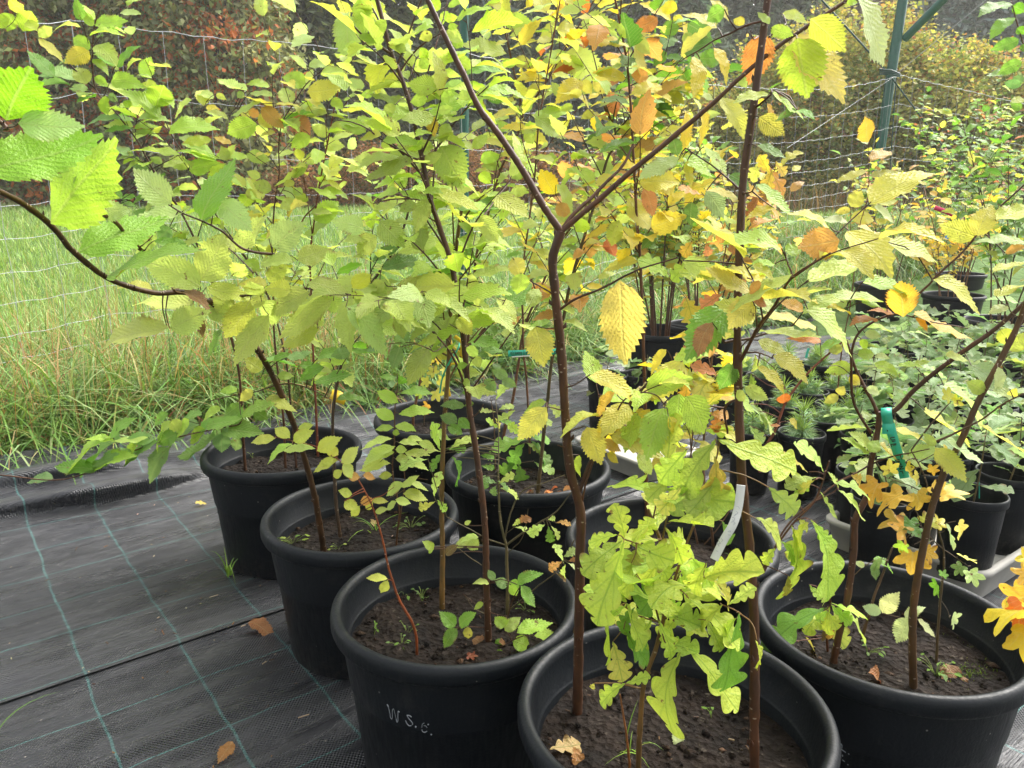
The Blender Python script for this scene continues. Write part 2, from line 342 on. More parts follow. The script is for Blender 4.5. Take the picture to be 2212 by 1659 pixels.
# ------------------------------------------------------------------ grass
def blades(mb, base, H, lean, width, cols, seg=4, droop=0.6, rng=RNG):
    n = len(base); az = rng.uniform(0, 2 * pi, n); d = np.stack([np.cos(az), np.sin(az)], -1)
    t = np.linspace(0, 1, seg + 1); k = lean[:, None]; dr = droop * (0.3 + rng.random(n))[:, None]
    hz = H[:, None] * (t - 0.0) * (1 - dr * k * t**2 * 0.9); out = H[:, None] * k * (t**1.7)
    P = np.zeros((n, seg + 1, 3)); P[..., :2] = base[:, None, :2] + d[:, None] * out[..., None]; P[..., 2] = base[:, None, 2] + hz
    saz = az + pi / 2 + rng.uniform(-0.6, 0.6, n); s = np.stack([np.cos(saz), np.sin(saz), 0 * saz], -1)
    wv = (width[:, None] * (1 - t**1.6 * 0.94))[..., None] * s[:, None] * 0.5
    V = np.stack([P - wv, P + wv], 2)
    i = np.arange(seg) * 2; f = np.stack([i, i + 1, i + 3, i + 2], -1)
    F = (np.arange(n)[:, None, None] * (2 * (seg + 1)) + f[None]).reshape(-1, 4)
    C = np.repeat(cols[:, None], 2 * (seg + 1), 1)
    mb.add(V.reshape(-1, 3), F, C.reshape(-1, 3))
def pick(pal, n, rng=RNG, jit=0.12):
    c = np.array([srgb(p[0]) for p in pal]); wt = np.array([p[1] for p in pal], float); k = rng.choice(len(pal), n, p=wt / wt.sum())
    return c[k] * (1 + jit * rng.standard_normal((n, 1))).clip(0.5, 1.6) * (1 + 0.06 * rng.standard_normal((n, 3))).clip(0.7, 1.3)
def scatter(n, f, box, rng=RNG):
    out = []; k = 0
    while k < n:
        P = np.stack([rng.uniform(box[0], box[1], 20000), rng.uniform(box[2], box[3], 20000)], -1)
        P = P[rng.random(len(P)) < f(P[:, 0], P[:, 1])]; out.append(P); k += len(P)
    P = np.concatenate(out)[:n]; return np.c_[P, terrain(P[:, 0], P[:, 1])]
def inview(x, y, m=0.08): return (np.abs(x) < (0.6656 + m) * y + 0.25)
GP = [((104, 140, 62), 4), ((122, 156, 82), 3), ((152, 176, 116), 1.8), ((80, 112, 48), 3), ((176, 162, 110), 0.4), ((160, 126, 84), 0.25)]
DRY = [((190, 165, 120), 3), ((176, 132, 88), 2), ((160, 112, 72), 2), ((140, 140, 80), 2)]
def strip(x, y):
    u, v = xy2uv(x, y)
    return ((v > VEDGE - 0.02) & (v < 6.1) & inview(x, y)) * np.where(v < 4.7, 1, 0.35) * (1 - 0.55 * sstep((x - 0.2) / 0.8) * (y < 9))
mb = MB(); B0 = scatter(620, strip, (-5, 6, 2.6, 10)); B0 = np.repeat(B0, 22, 0); B0[:, :2] += RNG.normal(0, 0.045, (len(B0), 2)); B = np.r_[scatter(9000, strip, (-5, 6, 2.6, 10)), B0]; n = len(B); u, v = xy2uv(B[:, 0], B[:, 1])
edge = sstep((v - VEDGE) / 0.35); B[:, 2] += 0.0
H = (0.24 + 0.32 * edge) * RNG.uniform(0.55, 1.35, n) * np.where(B[:, 0] > 0.2, 0.8, 1)
c = pick(GP, n); dryk = RNG.random(n) < 0.05 + 0.08 * (v > 4.1) * (1 - 0.7 * (B[:, 0] > -0.9)); c[dryk] = pick(DRY, dryk.sum())
blades(mb, B, H, RNG.uniform(0.3, 1.6, n), RNG.uniform(0.006, 0.017, n), c, 6, 1.0)
B = scatter(820, lambda x, y: strip(x, y) * (x < -0.75), (-5, 0, 2.6, 6)); n = len(B)
blades(mb, B, RNG.uniform(0.55, 1.05, n), RNG.uniform(0.05, 0.35, n), RNG.uniform(0.002, 0.004, n), pick(DRY, n), 5, 0.5)
B = scatter(1500, lambda x, y: strip(x, y) * (xy2uv(x, y)[1] < 4.2), (-5, 4, 2.6, 6)); n = len(B)
blades(mb, B, RNG.uniform(0.1, 0.3, n), RNG.uniform(0.6, 1.4, n), RNG.uniform(0.004, 0.008, n), pick(DRY[:3] + [((90, 80, 55), 3)], n), 4, 1.0)
g = mb.build('tall_grass', M['grass']); tag(g, kind='stuff')
def broad(x, y):                                              # low broad-leaved weeds at the fabric's far edge
    u, v = xy2uv(x, y); return (v > VEDGE - 0.02) & (v < 4.35) & (u > 1.6) & inview(x, y)
mb = MB(); B = scatter(1700, broad, (-1, 3, 3, 7)); n = len(B); B[:, 2] += RNG.uniform(0.02, 0.16, n)
az = RNG.uniform(0, 2 * pi, n); R = RNG.uniform(0.018, 0.045, n); th = np.linspace(0, 2 * pi, 8, endpoint=False)
nx = RNG.normal(0, 0.35, (n, 2)); ca = np.cos(th)[None] * R[:, None]; sa = np.sin(th)[None] * R[:, None]
V = np.stack([B[:, :1] + ca, B[:, 1:2] + sa, B[:, 2:] + ca * nx[:, :1] + sa * nx[:, 1:]], -1)
V = np.concatenate([V, B[:, None] - [0, 0, 0.008]], 1)
F = (np.arange(n)[:, None, None] * 9 + np.array([[i, (i + 1) % 8, 8] for i in range(8)])[None]).reshape(-1, 3)
mb.add(V.reshape(-1, 3), F, np.repeat(pick([((92, 130, 70), 3), ((120, 152, 95), 2), ((80, 112, 60), 2)], n)[:, None], 9, 1).reshape(-1, 3))
tag(mb.build('ground_weeds', M['grass']), kind='stuff')
LP = [((136, 166, 84), 4), ((154, 180, 106), 3), ((118, 152, 68), 3), ((168, 186, 124), 1.5), ((160, 156, 100), 0.5)]
mb = MB()
def lawn(x, y):
    u, v = xy2uv(x, y); return ((v > 4.5) & inview(x, y)) * np.clip((6.0 / y)**1.4, 0.05, 1) * (y < 19)
B = scatter(75000, lawn, (-14, 14, 4, 19)); n = len(B)
blades(mb, B, RNG.uniform(0.06, 0.16, n) * (1 + B[:, 1] * 0.02), RNG.uniform(0.2, 1.0, n), RNG.uniform(0.004, 0.008, n) * (0.7 + B[:, 1] * 0.10), pick(LP, n), 2, 0.5)
def rough(x, y): return inview(x, y) & (y > 13.5) & (y < 19.5) & (np.abs(x) < 14)
B = scatter(9000, rough, (-14, 14, 13, 19.5)); n = len(B)
tag(mb.build('lawn_grass', M['grass']), kind='stuff')
mb = MB(); B = scatter(6000, lambda x, y: (x > 1.0) & inview(x, y) & (y > 14.0 - 0.25 * x) & (y < 17.5), (1, 14, 9, 18)); n = len(B)
blades(mb, B, RNG.uniform(0.25, 0.8, n), RNG.uniform(0.2, 0.8, n), RNG.uniform(0.012, 0.025, n), pick([((120, 105, 70), 3), ((140, 112, 78), 3), ((95, 100, 60), 2)], n), 3, 0.6)
tag(mb.build('rough_grass', M['grass']), kind='stuff')
# ------------------------------------------------------------------ trees, hedge shrubs behind the fence
def crown(mb, cl, cc, m, spread, size, elong, droop, rng, up=0.0):
    """clumps at cl (n,3) with colours cc; m small folded sprays round each"""
    n = len(cl); P = np.repeat(cl, m, 0) + rng.normal(0, 1, (n * m, 3)) * spread * np.array([1, 1, 0.8]); C = np.repeat(cc, m, 0) * (1 + 0.18 * rng.standard_normal((n * m, 1))).clip(0.4, 1.7)
    k = n * m; az = rng.uniform(0, 2 * pi, k); el = rng.normal(-droop, 0.45, k) + up
    a = np.stack([np.cos(az) * np.cos(el), np.sin(az) * np.cos(el), np.sin(el)], -1); r = rng.normal(0, 1, (k, 3)); s = np.cross(a, r); s /= np.linalg.norm(s, axis=1)[:, None]
    nn = np.cross(a, s); L = size * rng.uniform(0.6, 1.4, (k, 1)); W = L / elong * 0.5
    V = np.stack([P, P + a * L * 0.45 + s * W + nn * L * 0.08, P + a * L - nn * L * 0.1, P + a * L * 0.45 - s * W + nn * L * 0.08], 1)
    F = np.arange(k)[:, None] * 4 + np.array([0, 1, 2, 3])[None]
    mb.add(V.reshape(-1, 3), F, np.repeat(C[:, None], 4, 1).reshape(-1, 3))
def trunk_mesh(mb, x, y, z0, h, r, rng, limbs=10, spread=1.0):
    P = [(x, y, z0 - 0.1)] + [(x + rng.normal(0, 0.05) * i, y + rng.normal(0, 0.05) * i, z0 + h * i / 6) for i in range(1, 7)]
    tube(mb, smoothpath(P, 14), np.linspace(r, r * 0.15, 14), 8)
    for i in range(limbs):
        t = rng.uniform(0.15, 0.9); z = z0 + h * t; az = rng.uniform(0, 2 * pi); l = spread * (1.05 - t) * rng.uniform(0.6, 1)
        tube(mb, smoothpath([(x, y, z), (x + cos(az) * l * 0.5, y + sin(az) * l * 0.5, z + l * 0.15), (x + cos(az) * l, y + sin(az) * l, z + l * 0.1)], 6), np.linspace(r * 0.3, r * 0.06, 6), 5)
def tree(name, label, cat, group, x, y, h, rad, pal, n, m, size, elong, droop, shape, spread=0.12, zlow=0.0, seed=1, up=0.0):
    rng = np.random.default_rng(seed); z0 = float(terrain(x, y)); t = empty(name, (x, y, z0), label, cat, group)
    b = MB(); trunk_mesh(b, x, y, z0, h * 0.95, 0.02 + 0.018 * h, rng, 12, rad); b.build('trunk', M['treebark'], t)
    hh = rng.random(n * 3)
    if shape == 'cone': r_ = (1 - hh)**0.8 * 0.95 + 0.05
    elif shape == 'column': r_ = np.sqrt(np.clip(1 - (np.abs(hh - 0.35) / 0.67)**2.4, 0, 1))
    else: r_ = np.sqrt(np.clip(1 - ((hh - 0.45) / 0.56)**2, 0, 1))
    keep = rng.random(n * 3) < r_ + 0.1; hh = hh[keep][:n]; r_ = r_[keep][:n]; k = len(hh)
    az = rng.uniform(0, 2 * pi, k); lump = (0.78 + 0.45 * vnoise(az * 1.9 + seed, hh * h * 1.1, seed)) if shape != 'round' else 0.5 + 0.95 * vnoise(az * 2.6 + seed, hh * h * 2.0, seed)
    rr = rad * r_ * lump * np.sqrt(rng.uniform(0.35, 1, k))
    cl = np.stack([x + np.cos(az) * rr, y + np.sin(az) * rr, z0 + zlow + hh * (h - zlow) * (1 if shape != 'round' else 0.78 + 0.42 * vnoise((x + np.cos(az) * rr) * 2.3, (y + np.sin(az) * rr) * 2.3, 5))], -1)
    if shape == 'cone': cl[:, 2] = z0 + zlow + (np.floor(hh * 22) / 22 + 0.02 * rng.standard_normal(k)) * (h - zlow) - 0.18 * rr
    big = vnoise(az * 3 + 7, hh * h * 1.6, seed + 3); cc = pick(pal, k, rng); alt = pick(pal[:1], k, rng); cc = np.where((big > 0.62)[:, None], alt, cc)
    b = MB(); crown(b, cl, cc, m, spread, size, elong, droop, rng, up); b.build('crown', M['far'], t)
    return t
THU = [((142, 150, 100), 3), ((166, 170, 120), 2), ((120, 126, 82), 2), ((196, 120, 74), 2.2), ((168, 108, 72), 1.4)]
DK = [((90, 104, 72), 3), ((108, 122, 80), 2), ((124, 130, 80), 1), ((78, 88, 66), 2)]
SPR = [((98, 114, 96), 3), ((116, 132, 110), 2), ((82, 96, 82), 2)]
BLU = [((128, 146, 142), 3), ((148, 164, 158), 2), ((106, 122, 120), 2)]
HAZ = [((178, 176, 98), 3), ((150, 164, 90), 4), ((204, 188, 104), 1.6), ((122, 142, 80), 3.5), ((200, 158, 94), 0.9), ((164, 120, 86), 0.9)]
LAR = [((146, 128, 94), 3), ((120, 114, 88), 3), ((166, 138, 100), 1)]
for i, (px, Y, h, r) in enumerate([(135, 19.5, 8.2, 1.75), (310, 20.4, 9.0, 1.9), (500, 19.8, 8.6, 1.85), (-80, 22.5, 8.5, 1.8)]):
    x = onY(px, 450, Y)[0]
    tree('conifer_tree', ['drooping conifer with green and rust brown sprays, far left behind the fence', 'tallest drooping conifer with rust brown sprays, in the middle of its row', 'drooping conifer with brown patches standing next to the dark trees', 'dark shaded conifer at the very left edge of the picture'][i], 'tree', 'conifers behind the wire fence', x, Y, h, r, THU if i < 3 else DK, 2100, 17, 0.17, 2.0, 0.6, 'column', 0.19, 0.02, 20 + i)
for i, (px, Y, h, r) in enumerate([(690, 22.5, 11.5, 2.1), (860, 24, 12.5, 2.3), (1040, 25, 13, 2.4), (1230, 26, 13.5, 2.5), (1420, 27, 14, 2.5), (1610, 30, 15, 2.9)]):
    x = onY(px, 450, Y)[0]
    tree('spruce_tree', ['dark green spruce beside the rust brown conifers', 'dark spruce behind the tall leaning stem, second from the brown conifers', 'grey green spruce behind the nearer green fence post', 'dark spruce behind the crossing branches in the middle', 'shadowy spruce behind the yellow leaves right of centre', 'hazy grey spruce left of the green corner post'][i], 'tree', 'dark spruces in the tree line', x, Y, h, r, DK if i < 2 else SPR, 3200, 9, 0.30, 3.2, 0.35, 'cone', 0.17, 0.2, 40 + i)
for i, (px, Y, h, r) in enumerate([(1770, 33, 13, 3.0), (1905, 35, 14, 3.0)]):
    x = onY(px, 420, Y)[0]
    tree('larch_tree', ['thin brownish larch in the haze left of the green corner post', 'thin brownish larch in the haze behind the green corner post'][i], 'tree', 'hazy larches', x, Y, h, r, LAR, 2600, 9, 0.32, 3.0, 0.5, 'column', 0.25, 0.5, 60 + i)
for i, (px, Y, h, r) in enumerate([(2030, 29, 11, 3.2), (2210, 28, 12, 3.2), (2370, 27, 11, 3)]):
    x = onY(px, 420, Y)[0]
    tree('blue_spruce', ['blue grey spruce in the haze right of the green corner post', 'blue grey spruce at the upper right corner', 'blue grey spruce just past the right edge'][i], 'tree', 'blue grey spruces', x, Y, h, r, BLU, 3200, 9, 0.30, 3.0, 0.3, 'cone', 0.18, 0.1, 70 + i)
for i, (px, Y, h, r) in enumerate([(1490, 17.4, 2.7, 1.0), (1630, 16.6, 3.1, 1.15), (1760, 15.9, 3.4, 1.2), (1880, 15.4, 3.2, 1.15), (1990, 15.0, 2.9, 1.1), (2100, 14.6, 2.6, 1.1), (2220, 14.2, 2.4, 1.1), (2330, 13.8, 2.4, 1.1)]):
    x = onY(px, 430, Y)[0]
    tree('hedge_shrub', ['yellow green autumn shrub at the far left end of the hedge', 'yellow green autumn shrub, second from the left end of the hedge', 'tallest yellow shrub of the hedge behind the wire mesh', 'yellow green shrub directly behind the green corner post', 'yellow green shrub just right of the green corner post', 'lower yellow shrub behind the pink leaved sapling', 'low yellow green shrub near the right edge', 'low shrub at the end of the hedge by the right edge'][i], 'shrub', 'autumn shrubs of the hedge', x, Y, h, r, HAZ, 2300, 9, 0.085, 1.6, 0.2, 'round', 0.13, 0.12, 80 + i)
RUS = [((150, 112, 76), 3), ((120, 96, 62), 2), ((170, 120, 84), 1), ((96, 96, 54), 2)]
for i, (px, Y, h, r) in enumerate([(820, 18.6, 1.5, 1.1), (985, 18.9, 1.6, 1.2), (1150, 18.6, 1.35, 1.1), (640, 18.3, 0.9, 0.8), (1320, 18.2, 1.3, 1.1)]):
    x = onY(px, 430, Y)[0]
    tree('low_shrub', ['low russet shrub under the dark spruces, left of the leaning stem', 'low russet shrub under the dark spruces behind the leaning stem', 'low russet shrub right of the nearer green post', 'smallest low shrub at the foot of the rust brown conifers', 'low russet shrub behind the stem fork'][i], 'shrub', 'low russet shrubs', x, Y, h, r, RUS, 900, 9, 0.075, 1.6, 0.2, 'round', 0.12, 0.02, 95 + i)
# ------------------------------------------------------------------ wire fence
def fdist(x): return 5.0 / (0.79 - 0.61 * ((x - CX) / FPX)) if x < 1500 else None
FN = [(-260, 3.62), (200, 4.46), (1000, 6.02), (1500, 8.1), (1921, 10.2), (2420, 12.8)]
FT = {-260: 4, 200: 45, 1000: 113, 1500: 180, 1921: 163, 2420: 262}
FB = {1500: 560, 1921: 500, 2420: 480}
def fnode(i):
    x, Y = FN[i]; b = onY(x, 400, Y); g = float(terrain(b[0], b[1])) + 0.03
    t = onY(x, FT[x], Y)[2]
    if x in FB: g = onY(x, FB[x], Y)[2]
    return np.array([b[0], b[1]]), g, t
nodes = [fnode(i) for i in range(6)]
fence = empty('wire_fence', (nodes[2][0][0], nodes[2][0][1], nodes[2][1]), 'tall galvanised wire mesh fence with green steel posts across the meadow', 'fence')
fr = np.array([0, 0.374, 0.674, 0.936, 1.097, 1.28, 1.46, 1.63, 1.78, 1.93, 2.08]) / 2.12
for i in range(5):
    b = MB(); (p0, g0, t0), (p1, g1, t1) = nodes[i], nodes[i + 1]; Ld = np.linalg.norm(p1 - p0); ns = max(3, int(round(Ld / 0.235))); rng = np.random.default_rng(i + 5)
    K = ns * 4 + 1; tt = np.linspace(0, 1, K)
    sag = -0.05 * np.sin(pi * tt) if i != 3 else -0.10 * np.sin(pi * tt)
    def P(f, t): 
        xy = p0 + (p1 - p0) * t; top = t0 + (t1 - t0) * t; bot = g0 + (g1 - g0) * t; return np.array([xy[0], xy[1], top + (bot - top) * f])
    wz = [0.008 * np.cumsum(rng.normal(0, 1, K)) * 0.35 for _ in fr]
    for k, f in enumerate(fr):
        Q = np.array([P(f, t) for t in tt]); Q[:, 2] += (sag * (1 - f * 0.6) + wz[k] * np.sin(pi * tt) + 0.005 * np.sin(tt * K * 1.57))
        tube(b, Q, (0.0021 if k == 0 else 0.0014) * (1 + 0.12 * max(0, i - 1)), 5, cap=False)
    for s in range(ns + 1):
        t = s / ns; z = np.interp(t, tt, sag); Q = np.array([P(f, t) + [rng.normal(0, 0.006), rng.normal(0, 0.004), z * (1 - f * 0.6)] for f in fr]); tube(b, Q, 0.0012 * (1 + 0.12 * max(0, i - 1)), 5, cap=False)
        for f in fr[:9]:
            c = P(f, t); c[2] += z * (1 - f * 0.6); tube(b, [c - [0, 0, 0.007], c + [0, 0, 0.007]], 0.0028, 5)
    b.build('wire_mesh', M['wire'], fence)
def post(px, pts, Y, r):
    b = MB(); P = [onY(x, y, Y + 0.05) for x, y in pts]; tube(b, P, r, 12); return b.build('post', M['greenpost'], fence)
q = onY(1003, 560, 6.08)
post(0, [(1003, 600), (1003, 300), (1002, -60)], 6.05, 0.034)
pb = post(0, [(1874, 510), (1905, 300), (1925, 160), (1952, -10), (1962, -70)], 10.25, 0.06)
b = MB(); tube(b, [onY(1953, 85, 10.3), onY(2035, 2, 10.0), onY(2120, -84, 9.7)], 0.05, 12); b.build('brace', M['greenpost'], fence)
b = MB()
tube(b, [onY(1775, 0, 10.3), onY(1920, 160, 10.2)], 0.012, 6); tube(b, [onY(1924, 165, 10.2), onY(2040, 320, 10.4)], 0.010, 6)
tube(b, [onY(1915, 160, 10.2), onY(1885, 470, 10.1)], 0.007, 5); tube(b, [onY(1936, 168, 10.15), onY(1915, 480, 10.1)], 0.007, 5)
for k in range(3): tube(b, [onY(1900, 150 + k * 5, 10.1), onY(1925, 152 + k * 4, 10.05), onY(1944, 160 + k * 3, 10.1)], 0.012, 6)
b.build('binding_wire', M['darkwire'], fence)
b = MB(); tube(b, [onY(2150, -20, 9.9), onY(2130, 0, 9.9), onY(1930, 165, 10.2)], 0.0034, 5); tube(b, [onY(1928, 168, 10.15), onY(1700, 320, 8.6)], 0.0017, 5); b.build('guy_wire', M['wire'], fence)
b = MB(); rng = np.random.default_rng(3)
for k in range(9):
    c0 = np.array([1040 + rng.uniform(-6, 20), -20]); c1 = np.array([1048 + k * 5, 20 + rng.uniform(-6, 12)]); c2 = np.array([1060 + k * 5 + rng.uniform(-8, 8), 55 + rng.uniform(-10, 10)])
    tube(b, smoothpath([onY(*c0, 6.0), onY(*c1, 5.95 + 0.02 * k), onY(*c2, 5.98), onY(c2[0] + 14, c2[1] - 18, 6.02)], 12), 0.0028, 5)
b.build('wire_coil', M['darkwire'], fence)

# a second, unbroken belt of wood far behind closes the gaps between the trees
rng = np.random.default_rng(55); n = 9000; bx = rng.uniform(-34, 40, n); hz_ = rng.random(n); by = 41 + rng.uniform(-2, 2, n); top = 15.5 + 3 * vnoise(bx * 0.35, 0 * bx, 3)
b = MB(); crown(b, np.c_[bx, by, 0.8 + hz_ * top], pick([((84, 92, 76), 3), ((100, 106, 86), 2), ((120, 112, 86), 1)], n, rng), 8, 0.35, 0.6, 2.6, 0.4, rng); tag(b.build('distant_wood', M['far']), kind='stuff')
# ------------------------------------------------------------------ pots and trays
SOILZ = 0.272
def ring_noise(b, c, r, z, amp, seed):
    nr, ns = 16, 56; th = np.linspace(0, 2 * pi, ns, endpoint=False); rr = np.linspace(0.02, 1, nr) * r
    X = c[0] + rr[:, None] * np.cos(th); Y = c[1] + rr[:, None] * np.sin(th)
    Z = z + amp * 1.5 * (1.6 * vnoise(X * 14, Y * 14, seed) + vnoise(X * 38, Y * 38, seed + 1) + 0.6 * vnoise(X * 90, Y * 90, seed + 2) - 1.5)
    i = np.arange(nr - 1)[:, None] * ns; j = np.arange(ns)[None]; jn = (j + 1) % ns
    b.add(np.stack([X, Y, Z], -1), np.stack([i + j, i + ns + j, i + ns + jn, i + jn], -1).reshape(-1, 4))
    b.add(np.vstack([np.stack([X[0], Y[0], Z[0]], -1), [[c[0], c[1], Z[0].mean()]]]), [[a, (a + 1) % ns, ns] for a in range(ns)])
    b.c = [np.ones_like(q) for q in b.c]; rng = np.random.default_rng(seed + 500); k = int(420 * (r / 0.2125)**2)          # loose crumbs and bark bits
    for _ in range(k):
        rad = r * 0.98 * math.sqrt(rng.random()); az = rng.uniform(0, 6.28); s_ = rng.choice([0.0022, 0.0035, 0.0055, 0.009], p=[0.45, 0.32, 0.17, 0.06]); x, y = c[0] + rad * cos(az), c[1] + rad * sin(az)
        O = np.array([[1, 0, 0], [0, 1, 0], [-1, 0, 0], [0, -1, 0], [0, 0, 0.8], [0, 0, -0.8]]) * s_ * rng.uniform(0.5, 1.4, (6, 1)) * np.array([rng.uniform(0.6, 1.6), 1, 0.8]); ca, sa = cos(az * 7), sin(az * 7)
        O = np.c_[O[:, 0] * ca - O[:, 1] * sa, O[:, 0] * sa + O[:, 1] * ca, O[:, 2]]; tone = rng.choice([0.7, 1.0, 1.6, 3.5, 9.0], p=[0.3, 0.3, 0.22, 0.12, 0.06])
        b.add(O + [x, y, z + s_ * 0.25 + amp * 0.5 * (rng.random() - 0.3)], [[0, 1, 4], [1, 2, 4], [2, 3, 4], [3, 0, 4], [1, 0, 5], [2, 1, 5], [3, 2, 5], [0, 3, 5]], np.array([1, 0.95, 0.85]) * tone)
def make_pot(x, y, z, r, h, label, group, seed=0, name='plant_pot', soilz=None, small=False):
    t = empty(name, (x, y, z), label, 'pot', group); k = h / 0.36; q = r / 0.247
    sides = 40 if small else 88
    b = MB(); p = [(0.02 * q, 0.002), (0.188 * q, 0.0), (0.194 * q, 0.006 * k), (0.2135 * q, 0.205 * k), (0.2162 * q, 0.208 * k), (0.2168 * q, 0.211 * k), (0.2285 * q, 0.312 * k), (0.2290 * q, 0.320 * k)]
    pin = [(0.2235 * q, 0.345 * k), (0.2165 * q, 0.292 * k), (0.2140 * q, 0.2895 * k), (0.2125 * q, 0.2865 * k), (0.204 * q, 0.2 * k)]
    lathe(b, p, (x, y, z), sides, wob=0.004); lathe(b, pin, (x, y, z), sides, wob=0.004); b.build('body', M['pot'], t)
    b = MB(); lathe(b, [(0.2292 * q, 0.3195 * k), (0.2385 * q, 0.3205 * k), (0.2440 * q, 0.3235 * k), (0.2468 * q, 0.331 * k), (0.247 * q, 0.345 * k), (0.2450 * q, 0.353 * k), (0.2405 * q, 0.3585 * k), (0.2345 * q, 0.3600 * k), (0.2285 * q, 0.3575 * k), (0.2250 * q, 0.352 * k), (0.2234 * q, 0.344 * k)], (x, y, z), sides, wob=0.004); b.build('rim', M['pot'], t)
    b = MB(); sz = z + (0.272 * k if soilz is None else soilz); ring_noise(b, (x, y), 0.2125 * q, sz, (0.006 if not small else 0.004), seed); b.build('soil', M['soil'], t)
    return t
GBIG = 'large black tree pots standing close together'
POTS = {'P1': (-0.728, 2.323), 'P2': (-0.384, 1.821), 'P3': (-0.113, 1.394), 'P4': (0.256, 1.062), 'P5': (0.715, 1.312), 'P6': (-0.255, 2.690), 'P7': (0.046, 2.168), 'P8': (0.373, 1.676)}
PL = {'P1': 'large black pot with four thin stems, leftmost of the pots, beside the tall grass', 'P2': 'large black pot between the leftmost pot and the one with white handwriting',
      'P3': 'large black pot with white handwriting on its side', 'P4': 'large black pot nearest the camera, holding the big oak and cut off below', 'P5': 'large black pot with moss and a curled brown leaf on its soil',
      'P6': 'large black pot standing furthest back of the big pots, by the grass', 'P7': 'large black pot with reddish dead leaves on its soil, behind the handwriting pot', 'P8': 'large black pot mostly hidden behind oak leaves, a white tag above it'}
POTO = {}
for i, (k, (x, y)) in enumerate(POTS.items()): POTO[k] = make_pot(x, y, 0.004, 0.247, 0.36, PL[k], GBIG, i + 1)
def on_pot(px, py, k, off=0.0012):                              # a pixel -> the point of pot k's outer wall it looks at
    d = rayd(px, py); o = np.array([0, 0, CZ]); cx, cy = POTS[k]
    for t in np.linspace(0.6, 3, 6000):
        p = o + d * t; z = p[2] - 0.004; r = np.interp(z, [0, 0.205, 0.211, 0.312], [0.193, 0.2135, 0.2168, 0.2285])
        dr = math.hypot(p[0] - cx, p[1] - cy)
        if dr <= r + off: return p
    return o + d * 1.2
def strokes(parent, k, zone_scale, lst, wpx, name='lettering', mat='paint', flat=True):
    b = MB()
    for st in lst:
        P = [on_pot(*zone_scale(x, y), k) for x, y in st[1]]
        if len(P) == 1: P = [P[0], P[0] + [0.0015, 0, -0.0012]]
        P = smoothpath(P, max(3, 4 * len(P))); tube(b, P, st[0] * wpx, 5)
    return b.build(name, M[mat], parent)
zs = lambda x, y: ((1480 + x * 300 / 1991) / 1.82278, (2700 + y * 250 / 1659) / 1.82278)
strokes(POTO['P3'], 'P3', zs, [(1.2, [(295, 490), (325, 545)]), (0.55, [(325, 545), (365, 720), (400, 860), (415, 875), (425, 840), (430, 700), (445, 610), (465, 605)]), (0.4, [(465, 605), (500, 740), (530, 870)]),
    (0.8, [(530, 870), (555, 955), (570, 930), (575, 800), (580, 670)]), (1.1, [(580, 665), (615, 690)]), (1.1, [(930, 820), (870, 780), (810, 775)]), (0.8, [(810, 775), (870, 870), (940, 950), (962, 1000), (950, 1020)]),
    (0.9, [(775, 910), (820, 1000), (870, 1045), (925, 1045)]), (1.6, [(1030, 1065)]), (0.5, [(1265, 975), (1220, 1000), (1200, 1095)]), (0.8, [(1203, 1150), (1225, 1200), (1280, 1215), (1335, 1188)]), (0.5, [(1250, 1045), (1300, 1050), (1340, 1100)]),
    (1.4, [(1360, 1005), (1375, 1020)]), (1.5, [(1437, 1268)])], 0.0010)
zs5 = lambda x, y: ((3200 + x * 300 / 1050) / 1.82278, (2550 + y * 474 / 1659) / 1.82278)
strokes(POTO['P5'], 'P5', zs5, [(0.9, [(120, 1195), (160, 1180), (200, 1215), (210, 1270), (195, 1310), (150, 1328)]), (0.8, [(155, 1355), (220, 1408)]), (0.9, [(300, 1285), (350, 1300), (395, 1335), (403, 1385)]), (1.3, [(315, 1435)]), (0.8, [(360, 1365), (400, 1405), (455, 1445)]),
    (1.0, [(408, 1480), (412, 1500)]), (0.6, [(408, 1545), (440, 1572)]), (0.9, [(490, 1462)]), (0.8, [(478, 1610)])], 0.0010)
zsb = lambda x, y: (1474.7 + x / 3, 1106 + y / 3)
